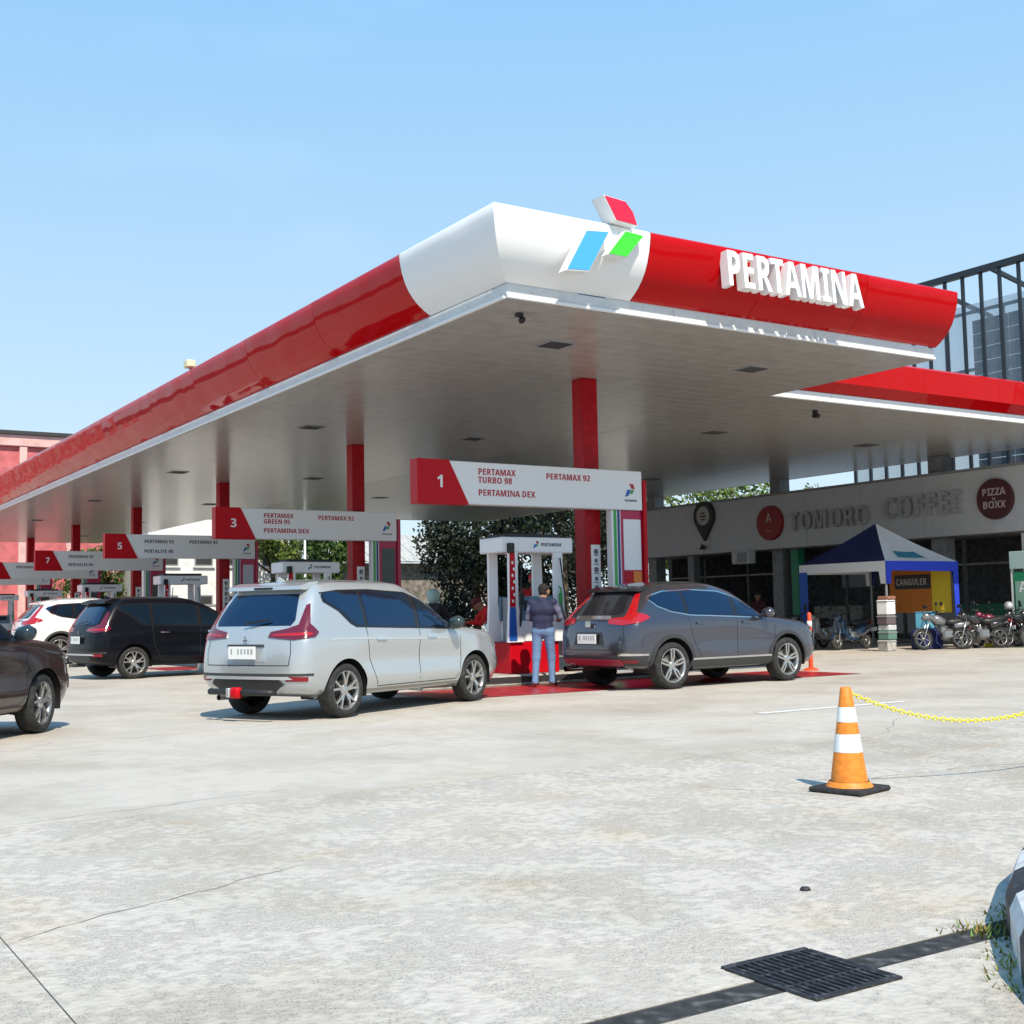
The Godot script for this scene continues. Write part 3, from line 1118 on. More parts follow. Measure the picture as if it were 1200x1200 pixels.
func wheel_meshes(r: float, width: float, style: int) -> Dictionary:
	var tyre := MB.new(true)
	var rr := r * 0.72
	var hw := width / 2
	tyre.lathe([Vector2(rr, hw * 0.86), Vector2(rr + 0.012, hw * 0.98), Vector2((rr + r) / 2, hw * 1.04), Vector2(r - 0.022, hw * 0.93), Vector2(r - 0.006, hw * 0.80), Vector2(r, hw * 0.5), Vector2(r, -hw * 0.5), Vector2(r - 0.006, -hw * 0.80), Vector2(r - 0.022, -hw * 0.93), Vector2((rr + r) / 2, -hw), Vector2(rr, -hw * 0.86)], Vector3.ZERO, Vector3(0, 0, 1), 40)
	var rim := MB.new(true)
	rim.lathe([Vector2(rr - 0.03, -hw * 0.8), Vector2(rr - 0.028, hw * 0.55), Vector2(rr - 0.012, hw * 0.84), Vector2(rr + 0.004, hw * 0.93), Vector2(rr + 0.004, hw * 0.84), Vector2(rr, -hw * 0.86)], Vector3.ZERO, Vector3(0, 0, 1), 40)
	var sp := MB.new()
	var n := 5
	for k in n:
		for e in [-1, 1]:
			var a: float = TAU * k / n + PI / 2 + e * (0.14 if style == 0 else 0.20)
			var a2: float = TAU * k / n + PI / 2 + e * (0.24 if style == 0 else 0.10)
			var p := [Vector3(cos(a) * 0.055, sin(a) * 0.055, hw * 0.60), Vector3(cos(a) * rr * 0.55, sin(a) * rr * 0.55, hw * 0.72), Vector3(cos(a2) * (rr - 0.008), sin(a2) * (rr - 0.008), hw * 0.74)]
			for q in 2:
				var f: Vector3 = (p[q + 1] - p[q]).normalized()
				sp.bar(p[q], p[q + 1] + f * 0.006, 0.030 if q == 0 else 0.026, 0.030, Vector3(0, 0, 1))
	sp.smooth(true)
	sp.lathe([Vector2(0.0, hw * 0.78), Vector2(0.040, hw * 0.78), Vector2(0.062, hw * 0.70), Vector2(0.070, hw * 0.55), Vector2(0.07, 0.0)], Vector3.ZERO, Vector3(0, 0, 1), 16)
	var back := MB.new(true)
	back.lathe([Vector2(0.0, hw * 0.30), Vector2(rr * 0.72, hw * 0.30), Vector2(rr * 0.72, hw * 0.18), Vector2(rr - 0.025, hw * 0.05), Vector2(rr - 0.025, -hw * 0.6), Vector2(0, -hw * 0.6)], Vector3.ZERO, Vector3(0, 0, 1), 32)
	return {"tyre": tyre.done(), "rim": rim.done(), "spokes": sp.done(), "brake_disc": back.done()}


func paint(c: Color, metal := 0.35, rough := 0.32) -> StandardMaterial3D:
	var m := mat(c, rough, metal)
	m.clearcoat_enabled = true
	m.clearcoat = 1.0
	m.clearcoat_roughness = 0.04
	return m


func V(a: Array) -> Array:
	var o := []
	for i in range(0, a.size(), 2):
		o.append(Vector2(a[i], a[i + 1]))
	return o


func mpv_spec() -> Dictionary:
	return {"wb": 2.775, "wr": 0.328, "arch": 0.385, "R": 0.31, "F": 0.58, "track": 0.755, "half": 0.875,
		"xr": [-0.55, -0.76, -0.85, -0.86, -0.82, -0.765, -0.63, -0.47, -0.43, -0.41],
		"xf": [3.25, 3.52, 3.63, 3.63, 3.58, 3.51, 3.49, 3.48, 3.47, 3.46],
		"y": [[[-0.8, 0.30], [0, 0.25], [2.7, 0.25], [3.5, 0.22]],
			[[-0.85, 0.34], [-0.3, 0.30], [0.4, 0.27], [2.4, 0.26], [3.5, 0.24]],
			[[-0.85, 0.47], [0.4, 0.44], [2.4, 0.43], [3.6, 0.42]],
			[[-0.85, 0.70], [1, 0.68], [3.6, 0.62]],
			[[-0.85, 0.95], [0, 0.94], [1.5, 0.90], [2.6, 0.88], [3.2, 0.85], [3.6, 0.78]],
			[[-0.8, 1.09], [0, 1.08], [1.5, 1.045], [2.35, 1.01], [2.8, 0.995], [3.2, 0.955], [3.51, 0.885]],
			[[-0.6, 1.33], [0.5, 1.33], [1.5, 1.30], [2.0, 1.20], [2.4, 1.065], [2.8, 1.035], [3.2, 0.985], [3.49, 0.905]],
			[[-0.5, 1.55], [0.1, 1.59], [1.2, 1.59], [1.65, 1.47], [2.0, 1.31], [2.4, 1.095], [2.8, 1.06], [3.2, 1.005], [3.48, 0.925]],
			[[-0.43, 1.62], [0.2, 1.665], [1.15, 1.66], [1.65, 1.545], [2.0, 1.375], [2.42, 1.12], [2.8, 1.08], [3.2, 1.02], [3.47, 0.935]],
			[[-0.41, 1.65], [0.3, 1.70], [1.1, 1.695], [1.65, 1.585], [2.0, 1.41], [2.45, 1.135], [2.8, 1.09], [3.2, 1.03], [3.46, 0.94]]],
		"z": [[[-1, 0.62], [4, 0.62]],
			[[-0.85, 0.76], [0, 0.80], [2.6, 0.80], [3.3, 0.76]],
			[[-0.85, 0.855], [0, 0.872], [0.6, 0.882], [2.2, 0.884], [2.8, 0.872], [3.2, 0.85]],
			[[-0.85, 0.868], [0, 0.888], [0.55, 0.862], [1.4, 0.856], [2.25, 0.860], [2.8, 0.888], [3.2, 0.855]],
			[[-0.85, 0.86], [0, 0.884], [1.2, 0.880], [2.3, 0.876], [2.8, 0.87], [3.2, 0.825]],
			[[-0.8, 0.815], [0, 0.85], [1.5, 0.855], [2.4, 0.85], [2.8, 0.825], [3.2, 0.765]],
			[[-0.6, 0.745], [0, 0.778], [1.5, 0.78], [2.0, 0.775], [2.4, 0.755], [2.8, 0.69], [3.2, 0.65]],
			[[-0.5, 0.64], [0, 0.665], [1.2, 0.665], [1.65, 0.66], [2.0, 0.675], [2.4, 0.65], [2.8, 0.52], [3.2, 0.48]],
			[[-0.43, 0.50], [0, 0.51], [1.65, 0.49], [2.0, 0.50], [2.4, 0.46], [2.8, 0.32], [3.2, 0.28]],
			[[-1, 0.0], [4, 0.0]]]}


func suv_spec() -> Dictionary:
	return {"wb": 2.66, "wr": 0.362, "arch": 0.425, "R": 0.42, "F": 0.62, "track": 0.80, "half": 0.925,
		"xr": [-0.60, -0.84, -0.93, -0.94, -0.90, -0.83, -0.62, -0.42, -0.36, -0.33],
		"xf": [3.25, 3.52, 3.64, 3.63, 3.56, 3.47, 3.44, 3.42, 3.40, 3.39],
		"y": [[[-0.8, 0.32], [0, 0.27], [2.7, 0.27], [3.5, 0.26]],
			[[-0.9, 0.36], [-0.3, 0.33], [0.4, 0.30], [2.3, 0.30], [3.5, 0.29]],
			[[-0.9, 0.50], [0.4, 0.48], [2.4, 0.47], [3.6, 0.47]],
			[[-0.9, 0.74], [1, 0.72], [3.6, 0.68]],
			[[-0.9, 0.99], [0, 0.98], [1.5, 0.95], [2.6, 0.93], [3.2, 0.90], [3.6, 0.84]],
			[[-0.8, 1.12], [0, 1.12], [1.5, 1.08], [2.3, 1.04], [2.7, 1.01], [3.2, 0.965], [3.47, 0.90]],
			[[-0.6, 1.33], [0.5, 1.35], [1.4, 1.32], [1.9, 1.21], [2.3, 1.08], [2.7, 1.05], [3.2, 0.99], [3.44, 0.92]],
			[[-0.45, 1.50], [0.1, 1.565], [1.0, 1.575], [1.5, 1.48], [1.9, 1.31], [2.3, 1.105], [2.7, 1.07], [3.2, 1.01], [3.4, 0.94]],
			[[-0.36, 1.565], [0.2, 1.635], [1.0, 1.645], [1.5, 1.555], [1.9, 1.375], [2.32, 1.13], [2.7, 1.09], [3.2, 1.025], [3.4, 0.95]],
			[[-0.33, 1.60], [0.3, 1.675], [1.0, 1.685], [1.5, 1.60], [1.9, 1.41], [2.35, 1.15], [2.7, 1.105], [3.2, 1.035], [3.4, 0.955]]],
		"z": [[[-1, 0.66], [4, 0.66]],
			[[-0.9, 0.80], [0, 0.85], [2.6, 0.85], [3.3, 0.80]],
			[[-0.9, 0.90], [0, 0.915], [2.7, 0.915], [3.2, 0.89]],
			[[-0.9, 0.905], [0, 0.925], [1.2, 0.90], [2.7, 0.92], [3.2, 0.89]],
			[[-0.9, 0.89], [0, 0.925], [1.2, 0.905], [2.7, 0.91], [3.2, 0.86]],
			[[-0.8, 0.84], [0, 0.885], [1.5, 0.885], [2.3, 0.88], [2.7, 0.855], [3.2, 0.79]],
			[[-0.6, 0.715], [0, 0.785], [1.5, 0.795], [1.9, 0.79], [2.3, 0.77], [2.7, 0.71], [3.2, 0.66]],
			[[-0.42, 0.585], [0, 0.645], [1.2, 0.66], [1.5, 0.66], [1.9, 0.675], [2.3, 0.65], [2.7, 0.54], [3.2, 0.49]],
			[[-0.36, 0.44], [0, 0.48], [1.5, 0.49], [1.9, 0.50], [2.3, 0.46], [2.7, 0.33], [3.2, 0.29]],
			[[-1, 0.0], [4, 0.0]]]}


var shells := {}
var wheels := {}

func car(kind: String, called: String, label: String, at: Vector3, turn: float, body: Material, opt := {}) -> Node3D:
	var sp := mpv_spec() if kind == "mpv" else suv_spec()
	if not shells.has(kind):
		shells[kind] = shell(sp)
		wheels[kind] = wheel_meshes(sp.wr, 0.215 if kind == "mpv" else 0.235, 0 if kind == "mpv" else 1)
	var s: Shell = shells[kind]
	var mpv := kind == "mpv"
	var c := thing(called, label, "car", at, turn)
	mesh("body", s.mesh, body, c)
	# underbody and wheel wells
	var ub := MB.new()
	ub.box(Vector3(sp.wb / 2, 0.36, 0), Vector3(sp.wb - 0.9, 0.20, 1.40))
	ub.box(Vector3(-0.42, 0.42, 0), Vector3(0.50, 0.18, 1.1))
	ub.box(Vector3(sp.wb + 0.45, 0.40, 0), Vector3(0.45, 0.16, 1.1))
	ub.box(Vector3(0, 0.52, 0), Vector3(1.0, 0.30, 0.95))
	ub.box(Vector3(sp.wb, 0.52, 0), Vector3(1.0, 0.30, 0.95))
	part("underbody", ub, M.black, c)
	for w in 2:
		for sd in [1, -1]:
			var cx: float = 0.0 if w == 0 else sp.wb
			var wl := MB.new(true)
			var rr: float = sp.arch - 0.002
			for k in 18:
				var a0 := deg_to_rad(-14.0 + 208.0 * k / 18)
				var a1 := deg_to_rad(-14.0 + 208.0 * (k + 1) / 18)
				var e0 := Vector3(cos(a0) * rr, sin(a0) * rr, 0)
				var e1 := Vector3(cos(a1) * rr, sin(a1) * rr, 0)
				var o := Vector3(cx, sp.wr, 0)
				var z1: float = (sp.half - 0.02) * sd
				var z0: float = 0.45 * sd
				wl.quad(o + e0 + Vector3(0, 0, z1), o + e1 + Vector3(0, 0, z1), o + e1 + Vector3(0, 0, z0), o + e0 + Vector3(0, 0, z0), -e0)
				wl.tri(o + Vector3(0, 0, z0), o + e0 + Vector3(0, 0, z0), o + e1 + Vector3(0, 0, z0), Vector3(0, 0, sd))
			part("wheel_well", wl, M.black, c)
			var wn := Node3D.new()
			wn.name = "wheel"
			c.add_child(wn, true)
			var steer: float = opt.get("steer", 0.0) if w == 1 else 0.0
			wn.transform = Transform3D(Basis(Vector3.UP, steer + (0.0 if sd > 0 else PI)), Vector3(cx, sp.wr, sp.track * sd))
			for q in ["tyre", "rim", "spokes", "brake_disc"]:
				mesh(q, wheels[kind][q], {"tyre": M.tyre, "rim": M.rim_dark if mpv else M.rim, "spokes": M.rim, "brake_disc": M.black}[q], wn)
	var on_side := s.on_side
	var on_top := s.on_top
	var on_wrap := s.on_wrap
	var on_front := s.on_front
	for sd in [false, true]:
		var P := func(called2: String, poly: Array, t: float, m: Material, cell := 0.06) -> MeshInstance3D:
			return part(called2, drape(on_side, poly, t, cell, sd), m, c)
		if mpv:
			P.call("window_frame", V([-0.31, 1.515, -0.30, 1.40, -0.08, 1.285, 0.10, 1.13, 0.20, 1.085, 1.45, 1.045, 2.40, 1.015, 2.33, 1.075, 1.98, 1.285, 1.70, 1.425, 1.35, 1.525, 0.60, 1.56, 0.0, 1.548]), 0.003, M.gloss_black)
			P.call("window", V([1.51, 1.075, 2.26, 1.045, 2.20, 1.12, 1.93, 1.285, 1.68, 1.405, 1.52, 1.465]), 0.007, M.car_glass)
			P.call("window", V([0.43, 1.10, 1.41, 1.075, 1.42, 1.49, 1.25, 1.515, 0.60, 1.535, 0.43, 1.53]), 0.007, M.car_glass)
			P.call("window", V([0.36, 1.105, 0.36, 1.53, 0.0, 1.525, -0.27, 1.50, -0.26, 1.41, -0.05, 1.315, 0.14, 1.15, 0.22, 1.11]), 0.007, M.car_glass)
			# shut lines: the shade of the gaps painted as dark strips
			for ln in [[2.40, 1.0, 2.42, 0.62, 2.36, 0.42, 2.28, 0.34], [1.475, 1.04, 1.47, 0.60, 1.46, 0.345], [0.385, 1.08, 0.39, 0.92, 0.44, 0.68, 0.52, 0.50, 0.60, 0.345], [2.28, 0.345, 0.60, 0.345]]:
				P.call("door_gap_shade", line_poly(V(ln), 0.010), 0.0015, M.black, 0.08)
			P.call("side_crease", line_poly(V([-0.30, 0.955, 0.4, 0.945, 1.4, 0.915, 2.1, 0.905]), 0.022), 0.004, opt.get("crease", body), 0.10)
			for hx in [0.55, 1.63]:
				P.call("door_handle", V([hx, 0.925, hx + 0.20, 0.92, hx + 0.20, 0.95, hx, 0.955]), 0.024, M.chrome, 0.05)
			P.call("sill_guard", V([0.42, 0.292, 2.36, 0.285, 2.36, 0.325, 0.42, 0.332]), 0.012, opt.get("sill", body), 0.1)
		else:
			P.call("window_frame", V([-0.36, 1.40, -0.22, 1.27, 0.02, 1.185, 0.42, 1.125, 1.45, 1.085, 2.30, 1.045, 2.24, 1.10, 1.88, 1.30, 1.55, 1.43, 1.2, 1.515, 0.55, 1.545, 0.0, 1.52, -0.28, 1.455]), 0.003, M.chrome)
			P.call("window_frame", V([-0.34, 1.40, -0.20, 1.285, 0.03, 1.20, 0.43, 1.14, 1.45, 1.10, 2.26, 1.062, 2.21, 1.10, 1.87, 1.285, 1.54, 1.415, 1.2, 1.497, 0.55, 1.527, 0.0, 1.503, -0.27, 1.44]), 0.005, M.gloss_black)
			P.call("window", V([1.49, 1.115, 2.13, 1.085, 2.10, 1.135, 1.84, 1.275, 1.52, 1.40, 1.49, 1.41]), 0.008, M.car_glass)
			P.call("window", V([0.40, 1.155, 1.40, 1.12, 1.40, 1.44, 1.2, 1.478, 0.55, 1.508, 0.40, 1.505]), 0.008, M.car_glass)
			P.call("window", V([0.33, 1.168, 0.33, 1.50, 0.0, 1.485, -0.25, 1.43, -0.30, 1.395, -0.18, 1.30, 0.05, 1.215]), 0.008, M.car_glass)
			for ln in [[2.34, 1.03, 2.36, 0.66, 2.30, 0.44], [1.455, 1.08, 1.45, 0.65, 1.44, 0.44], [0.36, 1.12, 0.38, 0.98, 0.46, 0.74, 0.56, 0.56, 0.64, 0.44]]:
				P.call("door_gap_shade", line_poly(V(ln), 0.010), 0.0015, M.black, 0.08)  # shade of the door gap, laid on as a dark strip
			for hx in [0.52, 1.58]:
				P.call("door_handle", V([hx, 0.985, hx + 0.21, 0.98, hx + 0.21, 1.012, hx, 1.017]), 0.024, opt.get("handle", body), 0.05)
			# dark cladding round arches and sills, bright strip above
			P.call("sill_cladding", V([0.36, 0.315, 2.28, 0.315, 2.26, 0.43, 0.40, 0.43]), 0.014, M.plastic, 0.08)
			P.call("sill_strip", V([0.42, 0.435, 2.24, 0.435, 2.24, 0.462, 0.42, 0.462]), 0.016, M.chrome, 0.1)
			for cx in [0.0, sp.wb]:
				var outer := []
				var inner := []
				for k in 17:
					var a := deg_to_rad(-4.0 + 188.0 * k / 16)
					outer.append(Vector2(cx + cos(a) * (sp.arch + 0.062), sp.wr + sin(a) * (sp.arch + 0.055)))
					inner.push_front(Vector2(cx + cos(a) * (sp.arch + 0.004), sp.wr + sin(a) * (sp.arch + 0.004)))
				P.call("arch_cladding", outer + inner, 0.012, M.plastic, 0.07)
		# mirror
		var z0: float = (0.86 if mpv else 0.89)
		var mx := 2.16 if mpv else 2.07
		var my := 1.055 if mpv else 1.09
		var mm := MB.new(true)
		mm.tube([Vector3(mx, my, z0 + 0.055), Vector3(mx - 0.01, my + 0.045, z0 + 0.09), Vector3(mx - 0.01, my + 0.06, z0 + 0.17), Vector3(mx, my + 0.05, z0 + 0.235)], [0.06, 0.085, 0.09, 0.055], 10)
		mm.smooth(false)
		mm.bar(Vector3(mx, my - 0.03, z0 - 0.06), Vector3(mx, my + 0.02, z0 + 0.10), 0.07, 0.04)
		var mi := part("mirror", mm, opt.get("mirror", body), c)
		mi.transform = Transform3D(Basis.from_scale(Vector3(1, 1, -1.0 if sd else 1.0)), Vector3.ZERO) if sd else Transform3D.IDENTITY
	# glass fore and aft
	if mpv:
		part("windscreen", drape(on_top, V([2.36, -0.58, 2.40, -0.3, 2.41, 0.0, 2.40, 0.3, 2.36, 0.58, 2.0, 0.60, 1.68, 0.56, 1.64, 0.0, 1.68, -0.56, 2.0, -0.60]), 0.004, 0.09), M.car_glass, c)
		var rg := part("rear_window", drape(on_wrap, V([-0.64, 1.125, 0.64, 1.125, 0.69, 1.19, 0.66, 1.50, -0.66, 1.50, -0.69, 1.19]), 0.005), M.car_glass, c)
		# roof spoiler over the rear window
		var spo := MB.new(true)
		var sec := PackedVector2Array([Vector2(-0.54, 1.555), Vector2(-0.52, 1.60), Vector2(-0.36, 1.645), Vector2(-0.20, 1.655), Vector2(-0.25, 1.60), Vector2(-0.42, 1.55)])
		spo.smooth(false)
		spo.prism(sec, 1.18, Transform3D(Basis(), Vector3(0, 0, -0.59)))
		var spn := part("spoiler", spo, body, c)
		pbox("brake_lamp", Vector3(-0.536, 1.578, 0), Vector3(0.02, 0.02, 0.30), M.black, spn)
		var wp := MB.new()
		wp.bar(Vector3(-0.80, 1.15, -0.05), Vector3(-0.755, 1.20, 0.30), 0.014, 0.02)
		part("wiper", wp, M.black, c)
		for sd in [1, -1]:
			var tl := drape(on_wrap, V([0.34 * sd, 0.985, 0.37 * sd, 1.05, 0.60 * sd, 1.085, 0.745 * sd, 1.13, 0.795 * sd, 1.36, 0.845 * sd, 1.38, 0.885 * sd, 1.14, 1.02 * sd, 1.04, 0.96 * sd, 0.985, 0.70 * sd, 0.955]), 0.014, 0.05)
			var tn := part("tail_light", tl, M.tail_light, c)
			part("lamp_strip", drape(on_wrap, V([0.42 * sd, 1.0, 0.42 * sd, 1.02, 0.70 * sd, 1.035, 0.92 * sd, 1.035, 0.92 * sd, 1.005, 0.70 * sd, 1.0]), 0.018, 0.06), M.tail_red, tn)
			var rf := drape(on_wrap, V([0.62 * sd, 0.475, 0.90 * sd, 0.475, 0.90 * sd, 0.525, 0.66 * sd, 0.53]), 0.012, 0.05)
			part("reflector", rf, M.reflector, c)
			# tailgate shut line
			part("tailgate_seam", drape(on_wrap, line_poly(V([0.66 * sd, 0.95, 0.68 * sd, 0.80, 0.66 * sd, 0.66]), 0.010), 0.0015, 0.06), M.black, c)
		part("tailgate_seam", drape(on_wrap, line_poly(V([-0.66, 0.66, 0.66, 0.66]), 0.010), 0.0015, 0.08), M.black, c)
		part("bumper_step", drape(on_wrap, V([-0.98, 0.535, 0.98, 0.535, 0.98, 0.565, -0.98, 0.565]), 0.006, 0.08), M.plastic, c)
		part("diffuser", drape(on_wrap, V([-0.48, 0.36, 0.48, 0.36, 0.60, 0.44, 0.52, 0.50, -0.52, 0.50, -0.60, 0.44]), 0.01, 0.06), M.plastic, c)
		part("bumper_trim", drape(on_wrap, V([-0.72, 0.50, 0.72, 0.50, 0.66, 0.53, -0.66, 0.53]), 0.022, 0.06), M.silver, c)
		# number plate in a recess
		var rc := part("plate_recess", drape(on_wrap, V([-0.34, 0.70, 0.34, 0.70, 0.30, 0.90, -0.30, 0.90]), 0.004, 0.06), opt.get("recess", body), c)
		part("plate_garnish", drape(on_wrap, V([-0.30, 0.875, 0.30, 0.875, 0.29, 0.905, -0.29, 0.905]), 0.018, 0.06), M.plastic, c)
		plate(c, Vector3(-0.905, 0.735, 0), 0.44, 0.15, opt.get("plate", 4))
		var bg := MB.new()
		for k in 3:
			var a := PI / 2 + TAU * k / 3
			var d1 := Vector2(cos(a), sin(a))
			var d2 := Vector2(-d1.y, d1.x)
			var pg := PackedVector2Array([Vector2.ZERO, d1 * 0.022 + d2 * 0.012, d1 * 0.044, d1 * 0.022 - d2 * 0.012])
			bg.prism(pg, 0.008, Transform3D(Basis(Vector3(0, 0, 1), Vector3.UP, Vector3(-1, 0, 0)), Vector3(-0.842, 0.965, 0)))
		part("badge", bg, M.chrome, c)
		if opt.get("hitch", false):
			var ht := MB.new(true)
			ht.tube([Vector3(-0.88, 0.35, -0.52), Vector3(-0.95, 0.35, -0.48), Vector3(-0.97, 0.35, 0.0), Vector3(-0.95, 0.35, 0.48), Vector3(-0.88, 0.35, 0.52)], 0.038, 10)
			var hn := part("tow_bar", ht, M.black, c)
			var hk := MB.new(true)
			hk.box(Vector3(-1.0, 0.345, 0.0), Vector3(0.10, 0.13, 0.13), 0.02)
			part("tow_hook", hk, M.red, hn)
			pbox("tow_sleeve", Vector3(-1.0, 0.345, -0.10), Vector3(0.09, 0.11, 0.06), M.silver, hn, 0.01)
		var ex := MB.new(true)
		ex.tube([Vector3(-0.5, 0.27, -0.45), Vector3(-0.84, 0.27, -0.45)], 0.035, 10, false)
		part("exhaust", ex, M.steel, c)
		var sill := MB.new()
		var an := MB.new()
		an.prism(PackedVector2Array([Vector2(0, 0), Vector2(0.17, 0), Vector2(0.02, 0.07)]), 0.03, Transform3D(Basis(), Vector3(-0.28, 1.652, -0.015)))
		part("antenna", an, body, c)
	else:
		part("windscreen", drape(on_top, V([2.28, -0.60, 2.32, -0.3, 2.33, 0.0, 2.32, 0.3, 2.28, 0.60, 1.9, 0.61, 1.54, 0.57, 1.50, 0.0, 1.54, -0.57, 1.9, -0.61]), 0.004, 0.09), M.car_glass, c)
		part("rear_window", drape(on_wrap, V([-0.60, 1.16, 0.60, 1.16, 0.64, 1.22, 0.57, 1.47, -0.57, 1.47, -0.64, 1.22]), 0.005), M.dark_glass, c)
		var sec := PackedVector2Array([Vector2(-0.46, 1.52), Vector2(-0.44, 1.555), Vector2(-0.28, 1.60), Vector2(-0.12, 1.618), Vector2(-0.18, 1.56), Vector2(-0.36, 1.51)])
		var spo := MB.new()
		spo.prism(sec, 1.14, Transform3D(Basis(), Vector3(0, 0, -0.57)))
		part("spoiler", spo, opt.get("spoiler", body), c)
		for sd in [1, -1]:
			part("tail_light", drape(on_wrap, V([0.42 * sd, 1.02, 0.42 * sd, 1.095, 0.70 * sd, 1.115, 0.72 * sd, 1.17, 0.70 * sd, 1.46, 0.80 * sd, 1.475, 0.87 * sd, 1.18, 1.06 * sd, 1.145, 1.14 * sd, 1.10, 0.98 * sd, 1.035, 0.70 * sd, 0.995]), 0.016, 0.05), M.tail_red, c)
			part("reflector", drape(on_wrap, V([0.70 * sd, 0.43, 0.95 * sd, 0.43, 0.95 * sd, 0.465, 0.70 * sd, 0.465]), 0.012, 0.05), M.reflector, c)
			part("tailgate_seam", drape(on_wrap, line_poly(V([0.70 * sd, 0.99, 0.74 * sd, 0.80, 0.70 * sd, 0.62]), 0.010), 0.0015, 0.06), M.black, c)
			var ex := MB.new(true)
			ex.tube([Vector3(-0.6, 0.31, 0.60 * sd), Vector3(-0.93, 0.31, 0.60 * sd)], 0.045, 12, false)
			part("exhaust", ex, M.chrome, c)
		part("chrome_bar", drape(on_wrap, V([-0.42, 1.085, 0.42, 1.085, 0.42, 1.135, -0.42, 1.135]), 0.018, 0.07), M.chrome, c)
		part("tailgate_seam", drape(on_wrap, line_poly(V([-0.70, 0.62, 0.70, 0.62]), 0.010), 0.0015, 0.08), M.black, c)
		part("bumper_cladding", drape(on_wrap, V([-1.14, 0.38, 1.14, 0.38, 1.14, 0.535, 0.80, 0.53, -0.80, 0.53, -1.14, 0.535]), 0.008, 0.07), M.plastic, c)
		part("bumper_strip", drape(on_wrap, V([0.62, 0.535, 1.15, 0.535, 1.15, 0.56, 0.62, 0.575]), 0.012, 0.07), M.chrome, c)
		part("bumper_guard", drape(on_wrap, V([-0.72, 0.40, 0.72, 0.40, 0.66, 0.475, -0.66, 0.475]), 0.03, 0.07), M.dull_red, c)
		part("plate_recess", drape(on_wrap, V([-0.36, 0.69, 0.36, 0.69, 0.30, 0.89, -0.30, 0.89]), 0.004, 0.06), M.gloss_black, c)
		plate(c, Vector3(-0.975, 0.715, 0), 0.44, 0.15, opt.get("plate", 5))
		pbox("badge", Vector3(-0.945, 1.02, 0), Vector3(0.012, 0.10, 0.12), M.chrome, c, 0.01)
	# front end
	part("grille", drape(on_front, V([-0.55, 0.52, 0.55, 0.52, 0.60, 0.74, -0.60, 0.74]), 0.006, 0.07), M.black, c)
	part("front_plate_bar", drape(on_front, V([-0.60, 0.75, 0.60, 0.75, 0.62, 0.79, -0.62, 0.79]), 0.012, 0.07), M.chrome, c)
	for sd in [1, -1]:
		part("headlight", drape(on_front, V([0.62 * sd, 0.72, 0.98 * sd, 0.76, 1.06 * sd, 0.83, 0.62 * sd, 0.81]), 0.01, 0.05), M.lamp_glass, c)
		part("fog_lamp", drape(on_front, V([0.66 * sd, 0.46, 0.90 * sd, 0.46, 0.92 * sd, 0.62, 0.70 * sd, 0.60]), 0.01, 0.05), M.plastic, c)
	return c


# the characters on the plates cannot be made out: soft grey marks in their place
func plate(c: Node, at: Vector3, w: float, h: float, seed_of: int) -> void:
	var p := pbox("number_plate", at + Vector3(0, h / 2, 0), Vector3(0.012, h, w), M.plate, c, 0.002)
	var g := RandomNumberGenerator.new()
	g.seed = seed_of
	for k in 7:
		if k == 1:
			continue
		var z := (k - 3.0) * w * 0.125
		var cw := w * 0.075
		pbox("plate_mark", Vector3(at.x - 0.007, at.y + h * 0.60, z), Vector3(0.002, h * g.randf_range(0.36, 0.46), cw * g.randf_range(0.55, 0.95)), M.plate_marks, p)


